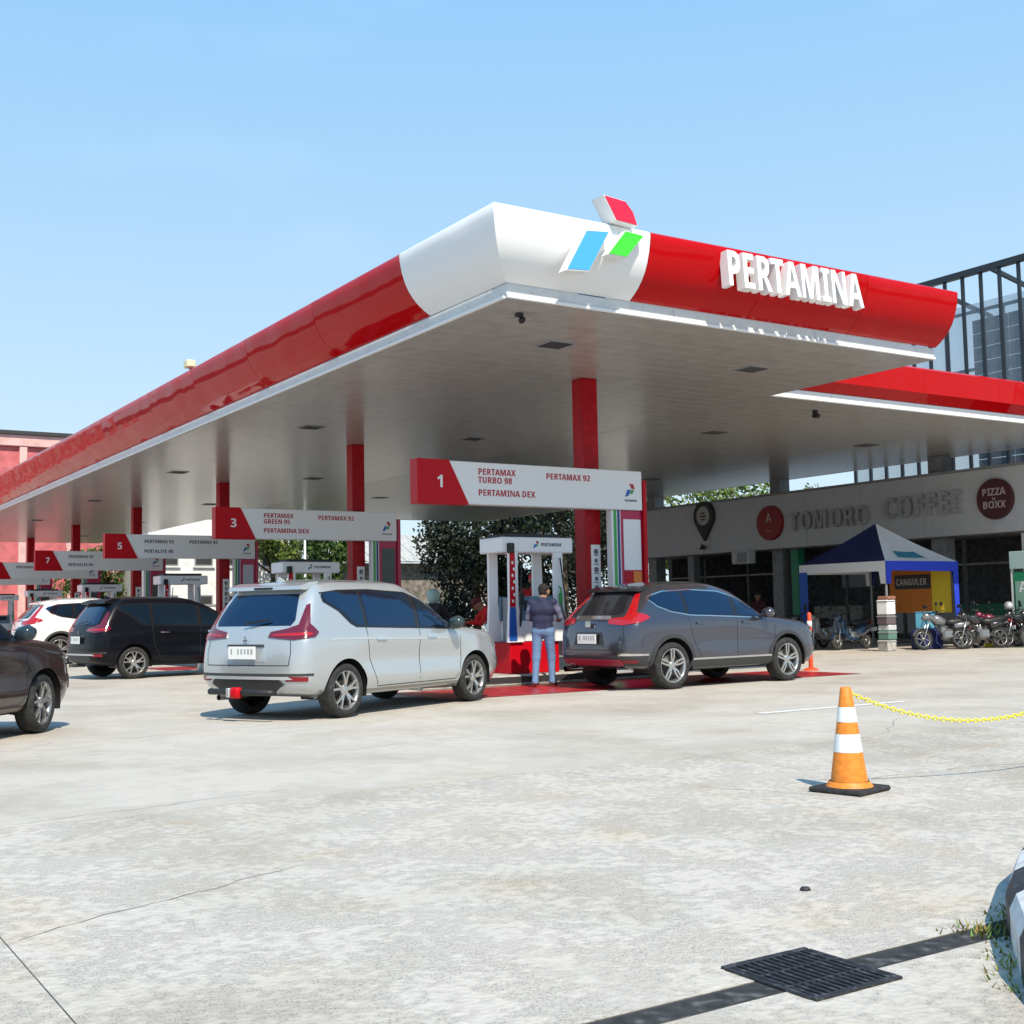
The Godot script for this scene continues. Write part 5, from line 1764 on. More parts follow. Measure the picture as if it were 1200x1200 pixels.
func kerb() -> void:
	# painted kerb round the planter at the right
	var wm := worn(lin(0.70, 0.70, 0.69), 0.6, 0.15, 1.5, 0.2, 95)
	var bm := worn(lin(0.030, 0.032, 0.042), 0.6, 0.3, 1.5, 0.2, 96)
	var ctl := [Vector2(2.2, -0.6), Vector2(2.9, -1.75), Vector2(3.62, -2.57), Vector2(4.18, -3.03), Vector2(4.75, -3.38), Vector2(5.5, -3.70), Vector2(7.0, -3.95), Vector2(9.5, -4.05)]
	var cv := Curve2D.new()
	for i in ctl.size():
		var tg: Vector2 = (ctl[mini(i + 1, ctl.size() - 1)] - ctl[maxi(i - 1, 0)]) * 0.17
		cv.add_point(ctl[i], -tg, tg)
	var k := thing("painted_kerb", "curved kerb painted in black and white blocks round the planter", "kerb")
	var L := cv.get_baked_length()
	var bl := 0.42
	var sec := [Vector2(0.0, -0.02), Vector2(0.0, 0.13), Vector2(0.025, 0.185), Vector2(0.08, 0.215), Vector2(0.17, 0.215), Vector2(0.23, 0.19), Vector2(0.25, 0.14), Vector2(0.25, -0.02)]
	for i in int(L / bl):
		var mb := MB.new()
		var rings := []
		for q in 5:
			var s := (i + (0.012 if q == 0 else (3.988 / 4.0 if q == 4 else q / 4.0))) * bl
			var p := cv.sample_baked(s)
			var d := (cv.sample_baked(s + 0.02) - cv.sample_baked(maxf(s - 0.02, 0))).normalized()
			var o := Vector2(-d.y, d.x)      # to the planter side
			var ring := []
			for e in sec:
				var g: Vector2 = p + o * e.x
				ring.append(Vector3(g.x, e.y, g.y))
			rings.append(ring)
		for q in 4:
			for e in sec.size() - 1:
				var cen: Vector3 = (rings[q][0] + rings[q][sec.size() - 1]) * 0.5
				mb.quad(rings[q][e], rings[q][e + 1], rings[q + 1][e + 1], rings[q + 1][e], rings[q][e] - cen + Vector3(0, 0.02, 0))
		for q in [0, 4]:
			for e in range(1, sec.size() - 1):
				mb.tri(rings[q][0], rings[q][e], rings[q][e + 1], (rings[q][0] - rings[4 - q][0]))
		part("kerb_block", mb, wm if i % 2 == 0 else bm, k)
	# soil of the planter
	var sb := MB.new()
	var pg := PackedVector2Array()
	for i in 40:
		var s := L * i / 39.0
		var p := cv.sample_baked(s)
		var d := (cv.sample_baked(s + 0.02) - cv.sample_baked(maxf(s - 0.02, 0))).normalized()
		pg.append(p + Vector2(-d.y, d.x) * 0.245)
	pg.append(Vector2(9.5, 0.0))
	var ix := Geometry2D.triangulate_polygon(pg)
	for i in range(0, ix.size(), 3):
		var a := pg[ix[i]]; var b := pg[ix[i + 1]]; var c := pg[ix[i + 2]]
		sb.tri(Vector3(a.x, 0.15, a.y), Vector3(b.x, 0.15, b.y), Vector3(c.x, 0.15, c.y), Vector3.UP)
	setting("planter_soil", sb, M.soil)
	# weeds in the joint at its foot
	var wb := MB.new()
	wb.paint = true
	var g := RandomNumberGenerator.new()
	g.seed = 33
	for i in 230:
		var s := g.randf_range(2.35, 3.55)
		var p := cv.sample_baked(s) + Vector2(g.randf_range(-0.13, 0.0), g.randf_range(-0.05, 0.05))
		if i % 3 == 0:
			p = Vector2(4.06 + g.randfn() * 0.06, -3.07 + g.randfn() * 0.045)
		var hgt := g.randf_range(0.012, 0.042)
		var a := g.randf() * TAU
		var o := Vector3(cos(a), 0, sin(a))
		var base := Vector3(p.x, 0.0, p.y)
		wb.color(Color(g.randf_range(0.10, 0.26), g.randf_range(0.14, 0.24), 0.035))
		var tip := base + o.rotated(Vector3.UP, 1.3) * hgt * 0.8 + Vector3(0, hgt, 0)
		wb.tri(base - o * 0.005, base + o * 0.005, tip, o.cross(Vector3.UP))
	var wm2 := mat(Color.WHITE, 0.7)
	wm2.vertex_color_use_as_albedo = true
	var w := part("weeds", wb, wm2, self)
	w.name = "weeds"
	w.set_meta("kind", "stuff")
	tag(w, "short dry green weeds along the foot of the painted kerb", "weeds")

# ---------------------------------------------------------------- motorcycles, tent
func motorcycle(at: Vector3, turn: float, label: String, body: Material, scooter := false, lean := 0.12) -> Node3D:
	var m := thing("motorcycle", label, "motorcycle", at, turn, "parked motorcycles")
	m.rotate_object_local(Vector3.RIGHT, lean)
	var wr := 0.285 if not scooter else 0.235
	var wb := 1.25
	for w in 2:
		var cx: float = w * wb
		var wn := Node3D.new()
		wn.name = "wheel"
		m.add_child(wn, true)
		wn.position = Vector3(cx, wr, 0)
		if not wheels.has("moto%d" % int(scooter)):
			var ty := MB.new(true)
			var ring := []
			for k in 10:
				var a := TAU * k / 10
				ring.append(Vector2(wr - 0.045 + cos(a) * 0.045, sin(a) * 0.048))
			ty.lathe(ring, Vector3.ZERO, Vector3(0, 0, 1), 26, true)
			var ri := MB.new(true)
			ri.lathe([Vector2(wr - 0.10, 0.025), Vector2(wr - 0.078, 0.028), Vector2(wr - 0.078, -0.028), Vector2(wr - 0.10, -0.025)], Vector3.ZERO, Vector3(0, 0, 1), 26, true)
			ri.lathe([Vector2(0.0, 0.05), Vector2(0.05, 0.05), Vector2(0.05, -0.05), Vector2(0.0, -0.05)], Vector3.ZERO, Vector3(0, 0, 1), 12)
			ri.smooth(false)
			for k in 6:
				var a := TAU * k / 6
				ri.bar(Vector3(cos(a) * 0.04, sin(a) * 0.04, 0), Vector3(cos(a + 0.15) * (wr - 0.085), sin(a + 0.15) * (wr - 0.085), 0), 0.02, 0.022, Vector3(0, 0, 1))
			wheels["moto%d" % int(scooter)] = [ty.done(), ri.done()]
		mesh("tyre", wheels["moto%d" % int(scooter)][0], M.tyre, wn)
		mesh("rim", wheels["moto%d" % int(scooter)][1], M.rim_dark, wn)
	# fork, bars, mirrors
	var hy := 0.98
	var b := MB.new(true)
	for s in [-1, 1]:
		b.tube([Vector3(wb, wr, 0.07 * s), Vector3(wb - 0.22, 0.82, 0.07 * s)], 0.018, 8)
	part("fork", b, M.steel, m)
	b = MB.new(true)
	b.tube([Vector3(wb - 0.42, hy + 0.02, -0.34), Vector3(wb - 0.33, hy + 0.03, -0.18), Vector3(wb - 0.27, hy - 0.02, 0), Vector3(wb - 0.33, hy + 0.03, 0.18), Vector3(wb - 0.42, hy + 0.02, 0.34)], 0.014, 8)
	part("handlebar", b, M.black, m)
	for s in [-1, 1]:
		b = MB.new(true)
		b.tube([Vector3(wb - 0.34, hy + 0.03, 0.22 * s), Vector3(wb - 0.32, hy + 0.18, 0.28 * s)], 0.006, 6)
		b.lathe([Vector2(0, 0.012), Vector2(0.05, 0.010), Vector2(0.055, -0.008), Vector2(0, -0.012)], Vector3(wb - 0.32, hy + 0.22, 0.30 * s), Vector3(1, 0, 0), 12)
		part("mirror", b, M.black, m)
	# head with lamp
	b = MB.new(true)
	b.tube([Vector3(wb - 0.30, hy - 0.10, 0), Vector3(wb - 0.16, hy - 0.09, 0), Vector3(wb - 0.06, hy - 0.16, 0)], [0.07, 0.115, 0.06], 12)
	part("front_cowl", b, body, m)
	b = MB.new(true)
	b.lathe([Vector2(0, 0.02), Vector2(0.05, 0.012), Vector2(0.065, -0.01)], Vector3(wb - 0.065, hy - 0.13, 0), Vector3(1, -0.25, 0), 14)
	part("headlight", b, M.lamp_glass, m)
	# mudguards
	b = MB.new(true)
	for k in 8:
		var a0 := deg_to_rad(20.0 + 15.0 * k)
		var a1 := deg_to_rad(35.0 + 15.0 * k)
		var r := wr + 0.03
		for s in [-1, 1]:
			b.quad(Vector3(wb + cos(a0) * r, wr + sin(a0) * r, 0), Vector3(wb + cos(a1) * r, wr + sin(a1) * r, 0), Vector3(wb + cos(a1) * (r - 0.03), wr + sin(a1) * (r - 0.03), 0.065 * s), Vector3(wb + cos(a0) * (r - 0.03), wr + sin(a0) * (r - 0.03), 0.065 * s), Vector3(cos(a0), sin(a0), 0))
	part("mudguard", b, body, m)
	if scooter:
		b = MB.new()
		b.prism(PackedVector2Array([Vector2(0.98, 0.88), Vector2(1.06, 0.84), Vector2(1.10, 0.45), Vector2(0.92, 0.27), Vector2(0.50, 0.26), Vector2(0.50, 0.32), Vector2(0.86, 0.34), Vector2(0.98, 0.5)]), 0.34, Transform3D(Basis(), Vector3(0, 0, -0.17)))
		part("leg_shield", b, body, m)
		b = MB.new(true)
		b.tube([Vector3(-0.32, 0.66, 0), Vector3(-0.1, 0.60, 0), Vector3(0.2, 0.52, 0), Vector3(0.50, 0.42, 0)], [0.06, 0.15, 0.18, 0.13], 12)
		part("side_cover", b, body, m)
	else:
		b = MB.new(true)
		b.tube([Vector3(0.98, 0.86, 0), Vector3(0.80, 0.80, 0), Vector3(0.58, 0.73, 0)], [0.07, 0.14, 0.11], 12)
		part("tank", b, body, m)
		b = MB.new(true)
		b.tube([Vector3(0.95, 0.80, 0), Vector3(0.62, 0.34, 0), Vector3(0.30, 0.36, 0), Vector3(0.05, 0.64, 0)], 0.026, 8)
		b.tube([Vector3(0.0, wr, 0.09), Vector3(0.42, 0.36, 0.08)], 0.024, 8)
		b.tube([Vector3(0.0, wr, -0.09), Vector3(0.42, 0.36, -0.08)], 0.024, 8)
		part("frame", b, M.dark, m)
		b = MB.new(true)
		b.tube([Vector3(0.30, 0.60, 0), Vector3(0.0, 0.66, 0), Vector3(-0.34, 0.76, 0)], [0.12, 0.10, 0.04], 10)
		part("side_cover", b, body, m)
	b = MB.new()
	b.box(Vector3(0.52, 0.40, 0), Vector3(0.32, 0.26, 0.24), 0.05)
	b.box(Vector3(0.64, 0.52, 0), Vector3(0.15, 0.18, 0.15), 0.03)
	part("engine", b, M.rim_dark, m)
	b = MB.new(true)
	b.tube([Vector3(0.62, 0.30, 0.13), Vector3(0.30, 0.24, 0.15), Vector3(-0.02, 0.30, 0.16), Vector3(-0.34, 0.40, 0.16)], [0.02, 0.022, 0.045, 0.045], 10)
	part("exhaust", b, M.rim_dark, m)
	b = MB.new(true)
	b.tube([Vector3(0.52, 0.735, 0), Vector3(0.30, 0.72, 0), Vector3(0.0, 0.77, 0), Vector3(-0.34, 0.83, 0)], [0.07, 0.105, 0.10, 0.05], 10)
	part("seat", b, M.black, m)
	b = MB.new(true)
	b.tube([Vector3(-0.30, 0.74, 0), Vector3(-0.42, 0.76, 0)], [0.05, 0.035], 10)
	part("tail_lamp", b, M.reflector, m)
	pbox("number_plate", Vector3(-0.44, 0.55, 0), Vector3(0.01, 0.10, 0.22), M.plate, m)
	b = MB.new(true)
	b.tube([Vector3(0.42, 0.28, -0.10), Vector3(0.34, 0.02, -0.20)], 0.012, 6)
	part("side_stand", b, M.dark, m)
	return m


func helmet(parent: Node, at: Vector3, m: Material, label := "") -> void:
	var b := MB.new(true)
	var prof := []
	for k in 11:
		var a := deg_to_rad(90.0 - 15.0 * k * 0.92)
		prof.append(Vector2(cos(a) * 0.135, sin(a) * 0.135))
	prof.append(Vector2(0.085, -0.10))
	b.lathe(prof, at, Vector3.UP, 18)
	part("helmet", b, m, parent)


func bikes_and_tent() -> void:
	var blk := paint(lin(0.012, 0.012, 0.014), 0.0, 0.3)
	var wine := paint(lin(0.16, 0.01, 0.04), 0.2, 0.3)
	var gry := paint(lin(0.20, 0.21, 0.22), 0.4, 0.35)
	motorcycle(Vector3(28.07, 0, -21.17), deg_to_rad(160), "grey motorcycle parked nearest the blue tent", gry)
	motorcycle(Vector3(29.08, 0, -20.80), deg_to_rad(163), "black motorcycle parked second from the blue tent", blk)
	motorcycle(Vector3(30.02, 0, -20.95), deg_to_rad(158), "wine red motorcycle parked between two black ones", wine)
	var mh := motorcycle(Vector3(30.55, 0, -20.45), deg_to_rad(164), "black motorcycle with a silver helmet on its mirror", blk)
	helmet(mh, Vector3(0.84, 1.16, 0.25), M.silver)
	motorcycle(Vector3(30.75, 0, -19.85), deg_to_rad(160), "dark grey motorcycle parked at the open end of the row", mat(lin(0.05, 0.05, 0.055), 0.35))
	motorcycle(Vector3(30.2, 0, -21.75), deg_to_rad(166), "black scooter in the back row behind the wine red motorcycle", blk, true)
	motorcycle(Vector3(30.95, 0, -22.15), deg_to_rad(150), "dark green motorcycle in the back row by the cafe", paint(lin(0.01, 0.03, 0.02), 0.0, 0.3))
	motorcycle(Vector3(31.5, 0, -20.6), deg_to_rad(158), "black motorcycle close to the pale green standing board", blk)
	motorcycle(Vector3(29.1, 0, -22.0), deg_to_rad(172), "black scooter squeezed between the tent and the row of motorcycles", blk, true)
	motorcycle(Vector3(26.95, 0, -24.6), deg_to_rad(186), "cream scooter parked inside the tent", paint(lin(0.22, 0.20, 0.19), 0.0, 0.35), true)
	motorcycle(Vector3(26.95, 0, -25.2), deg_to_rad(184), "black scooter parked inside the tent by its far leg", blk, true)
	motorcycle(Vector3(26.95, 0, -23.6), deg_to_rad(184), "dark blue scooter parked inside the tent by the corner leg", paint(lin(0.01, 0.03, 0.07), 0.0, 0.3), true)
	# stop blocks under the bikes, yellow
	var yb := mat(lin(0.70, 0.62, 0.04), 0.6)
	for k in 2:
		var o := pbox("parking_stop", Vector3.ZERO, Vector3(0.9, 0.10, 0.14), yb, self, 0.02)
		o.name = numbered("parking_stop") if k > 0 else "parking_stop"
		o.position = Vector3(29.9 + k * 1.3, 0.05, -21.55 + k * 0.6)
		tag(o, ["yellow parking stop behind the wine red motorcycle", "yellow parking stop at the open end of the row"][k], "kerb", "yellow parking stops")
	# tent
	var nv := mat(lin(0.012, 0.020, 0.11), 0.75)
	var bl := mat(lin(0.015, 0.05, 0.55), 0.7)
	var wh := mat(lin(0.74, 0.75, 0.78), 0.75)
	var t := thing("gazebo_tent", "blue and white pop up tent with a peaked roof", "tent", Vector3(28.0, 0, -24.0))
	var e := 1.52
	var ez := 1.58
	var ey := 2.42
	var apex := Vector3(0, 3.58, 0)
	var cor := [Vector3(-e, ey, ez), Vector3(e, ey, ez), Vector3(e, ey, -ez), Vector3(-e, ey, -ez)]
	var rm := [wh, nv, wh, nv]
	for k in 4:
		var a: Vector3 = cor[k]
		var b: Vector3 = cor[(k + 1) % 4]
		var out := ((a + b) * 0.5 - Vector3(0, ey, 0)) + Vector3(0, 1.5, 0)
		var mb := MB.new(true)
		var n := 8
		# a slightly sagging cloth panel
		var f := func(u: float, v: float) -> Vector3:
			var p := a.lerp(b, u).lerp(apex, v)
			p.y -= 0.16 * sin(PI * v) * (0.35 + 0.65 * sin(PI * u)) * (1.0 - v * 0.3)
			return p
		for i in n:
			for j in n:
				mb.quad(f.call(float(i) / n, float(j) / n), f.call(float(i + 1) / n, float(j) / n), f.call(float(i + 1) / n, float(j + 1) / n), f.call(float(i) / n, float(j + 1) / n), out)
		part("roof_panel", mb, rm[k], t)
		# valance with legs hanging at the corners
		var dir := (b - a).normalized()
		var L := a.distance_to(b)
		var nrm := dir.cross(Vector3.UP) * -1.0
		if nrm.dot(out) < 0:
			nrm = -nrm
		var vp := PackedVector2Array([Vector2(0, 0), Vector2(L, 0), Vector2(L, -0.62 if k != 0 else -1.9), Vector2(L - 0.17, -0.62 if k != 0 else -1.9), Vector2(L - 0.22, -0.28), Vector2(0.22, -0.26), Vector2(0.17, -0.62), Vector2(0, -0.62)])
		var vb := MB.new()
		var z := dir.cross(Vector3.UP)
		vb.prism(vp, 0.008, Transform3D(Basis(dir, Vector3.UP, z), a + nrm * 0.012))
		part("valance", vb, [bl, nv, wh, wh][k], t)
		var pb := MB.new()
		pb.box(a * Vector3(0.985, 0, 0.985) + Vector3(0, ey / 2, 0), Vector3(0.045, ey, 0.045))
		part("leg", pb, M.grey, t)
	# pale print on the white roof panel, blue drop cloth on the far leg
	var pr := MB.new()
	var f2 := func(u: float, v: float) -> Vector3:
		var a: Vector3 = cor[0]; var b: Vector3 = cor[1]
		var p := a.lerp(b, u).lerp(apex, v)
		p.y -= 0.16 * sin(PI * v) * (0.35 + 0.65 * sin(PI * u)) * (1.0 - v * 0.3)
		return p + Vector3(0, 0.006, 0.010)
	for i in 6:
		for j in 3:
			var u0 := 0.22 + i * 0.075
			var v0 := 0.14 + j * 0.07
			pr.quad(f2.call(u0, v0), f2.call(u0 + 0.075, v0), f2.call(u0 + 0.075, v0 + 0.07), f2.call(u0, v0 + 0.07), Vector3(0, 1, 1))
	part("roof_print", pr, mat(lin(0.04, 0.24, 0.36), 0.7), t)
	pbox("leg_banner", Vector3(-e - 0.03, 1.35, -ez + 0.16), Vector3(0.02, 1.7, 0.30), mat(lin(0.02, 0.09, 0.42), 0.6), t)
	# banner at the back
	var bn := thing("tent_banner", "orange and yellow banner hung down one side of the tent", "banner", Vector3(29.44, 0, -23.7), deg_to_rad(-90))
	pbox("cloth", Vector3(0, 1.62, 0), Vector3(2.2, 1.30, 0.012), mat(lin(0.55, 0.17, 0.02), 0.7), bn)
	pbox("yellow_field", Vector3(0.76, 1.62, 0.008), Vector3(0.66, 1.29, 0.006), mat(lin(0.78, 0.55, 0.03), 0.7), bn)
	pbox("headline_strip", Vector3(-0.25, 1.88, 0.008), Vector3(1.30, 0.42, 0.006), M.dark, bn)
	text("lettering", "CANGULER", 0.19, mat(lin(0.45, 0.42, 0.36), 0.6), bn, Transform3D(Basis(), Vector3(-0.85, 1.78, 0.012)), 0.004, 0.80)
	# boxes stacked at the tent corner
	var st := [[0.0, 0.30, M.kerb], [0.30, 0.24, mat(lin(0.10, 0.20, 0.17), 0.6)], [0.54, 0.16, M.cafe_band], [0.70, 0.26, mat(lin(0.12, 0.09, 0.10), 0.6)], [0.96, 0.40, M.white], [1.36, 0.10, mat(lin(0.30, 0.12, 0.09), 0.6)]]
	var nm := ["grey crate at the bottom of the stack by the tent leg", "green crate second from the ground by the tent leg", "pale tray in the middle of the stack by the tent leg", "dark box under the white one by the tent leg", "white box near the top of the stack by the tent leg", "brown lid on top of the stack by the tent leg"]
	for k in st.size():
		var o := thing("storage_box", nm[k], "box", Vector3(25.92 + 0.02 * (k % 3), st[k][0] + 0.004, -22.0 + 0.015 * (k % 2)), 0.06 * (k % 3), "boxes stacked by the tent")
		pbox("case", Vector3(0, (st[k][1] - 0.01) / 2, 0), Vector3(0.36, st[k][1] - 0.01, 0.34), st[k][2], o, 0.02)
		if st[k][1] > 0.2:
			pbox("rim", Vector3(0, st[k][1] - 0.05, 0), Vector3(0.385, 0.03, 0.365), M.grey, o, 0.008)
	# delivery bag
	var db := thing("delivery_bag", "light blue delivery bag standing against the tent's blue cloth", "bag", Vector3(27.55, 0.55, -22.05), 0.3)
	pbox("bag_body", Vector3(0, 0.22, 0), Vector3(0.42, 0.44, 0.40), mat(lin(0.12, 0.40, 0.58), 0.6), db, 0.03)
	pbox("flap", Vector3(0, 0.45, 0.02), Vector3(0.43, 0.03, 0.42), mat(lin(0.08, 0.30, 0.48), 0.6), db, 0.01)
	var sb := thing("storage_box", "dark navy chest that the light blue bag stands on", "box", Vector3(27.6, 0, -22.05))
	pbox("case", Vector3(0, 0.27, 0), Vector3(0.75, 0.54, 0.5), nv, sb, 0.03)


# ---------------------------------------------------------------- people
# bones: [a, b, radius at a, radius at b, colour]; a smooth union of tapered capsules, meshed as surface nets
func flesh(mb: MB, bones: Array, cell: float, k: float) -> void:
	var lo := Vector3.ONE * 1e9
	var hi := Vector3.ONE * -1e9
	for b in bones:
		var r: float = maxf(b[2], b[3]) + cell * 3
		lo = lo.min((b[0] as Vector3).min(b[1]) - Vector3.ONE * r)
		hi = hi.max((b[0] as Vector3).max(b[1]) + Vector3.ONE * r)
	var n := Vector3i(((hi - lo) / cell).ceil()) + Vector3i.ONE
	var sx := 1
	var sy := n.x
	var sz := n.x * n.y
	var f := PackedFloat32Array()
	f.resize(n.x * n.y * n.z)
	for b in bones:
		var a: Vector3 = b[0]
		var d: Vector3 = (b[1] as Vector3) - a
		var l2 := maxf(d.length_squared(), 1e-9)
		var mg: float = maxf(b[2], b[3]) + 0.045
		var p0 := Vector3i(((a.min(b[1]) - Vector3.ONE * mg - lo) / cell).floor()).clamp(Vector3i.ZERO, n - Vector3i.ONE)
		var p1 := Vector3i(((a.max(b[1]) + Vector3.ONE * mg - lo) / cell).ceil()).clamp(Vector3i.ZERO, n - Vector3i.ONE)
		for z in range(p0.z, p1.z + 1):
			for y in range(p0.y, p1.y + 1):
				for x in range(p0.x, p1.x + 1):
					var p := lo + Vector3(x, y, z) * cell
					var t := clampf((p - a).dot(d) / l2, 0.0, 1.0)
					var dist: float = p.distance_to(a + d * t) - lerpf(b[2], b[3], t)
					if dist < 0.06:
						f[x + y * sy + z * sz] += exp(-k * dist)
	# vertices
	var vid := {}
	var vs := []
	var cs := []
	var off := [0, sx, sy, sx + sy, sz, sx + sz, sy + sz, sx + sy + sz]
	for z in n.z - 1:
		for y in n.y - 1:
			for x in n.x - 1:
				var i := x + y * sy + z * sz
				var m := 0
				for q in 8:
					if f[i + off[q]] > 1.0:
						m |= 1 << q
				if m == 0 or m == 255:
					continue
				var acc := Vector3.ZERO
				var c := 0
				for q in 8:
					for w in 3:
						var q2 := q | (1 << w)
						if q2 == q:
							continue
						var ia := (m >> q) & 1
						var ib := (m >> q2) & 1
						if ia == ib:
							continue
						var va := -log(maxf(f[i + off[q]], 1e-6)) / k
						var vb := -log(maxf(f[i + off[q2]], 1e-6)) / k
						var t := clampf(va / (va - vb), 0.05, 0.95)
						var e := Vector3(q & 1, (q >> 1) & 1, (q >> 2) & 1)
						e[w] += t
						acc += e
						c += 1
				vid[i] = vs.size()
				var p := lo + (Vector3(x, y, z) + acc / c) * cell
				vs.append(p)
				var best := 1e9
				var col := Color.WHITE
				for b in bones:
					var a: Vector3 = b[0]
					var d: Vector3 = (b[1] as Vector3) - a
					var t := clampf((p - a).dot(d) / maxf(d.length_squared(), 1e-9), 0, 1)
					var dist: float = p.distance_to(a + d * t) - lerpf(b[2], b[3], t)
					if dist < best:
						best = dist; col = b[4]
				cs.append(col)
	var ax := [sx, sy, sz]
	for z in range(1, n.z - 1):
		for y in range(1, n.y - 1):
			for x in range(1, n.x - 1):
				var i := x + y * sy + z * sz
				var a := f[i] > 1.0
				for w in 3:
					if a == (f[i + ax[w]] > 1.0):
						continue
					var u: int = ax[(w + 1) % 3]
					var v: int = ax[(w + 2) % 3]
					var q := [i, i - u, i - u - v, i - v]
					if not (vid.has(q[0]) and vid.has(q[1]) and vid.has(q[2]) and vid.has(q[3])):
						continue
					var o := Vector3.ZERO
					o[w] = 1.0 if a else -1.0
					var id := [vid[q[0]], vid[q[1]], vid[q[2]], vid[q[3]]]
					for t in [[0, 1, 2], [0, 2, 3]]:
						var pa: Vector3 = vs[id[t[0]]]; var pb: Vector3 = vs[id[t[1]]]; var pc: Vector3 = vs[id[t[2]]]
						var ca: Color = cs[id[t[0]]]; var cb: Color = cs[id[t[1]]]; var cc: Color = cs[id[t[2]]]
						var nn := (pa - pc).cross(pa - pb)
						if nn.dot(o) < 0.0:
							var tp := pb; pb = pc; pc = tp
							var tc := cb; cb = cc; cc = tc
						mb.st.set_color(ca); mb.st.add_vertex(pa)
						mb.st.set_color(cb); mb.st.add_vertex(pb)
						mb.st.set_color(cc); mb.st.add_vertex(pc)


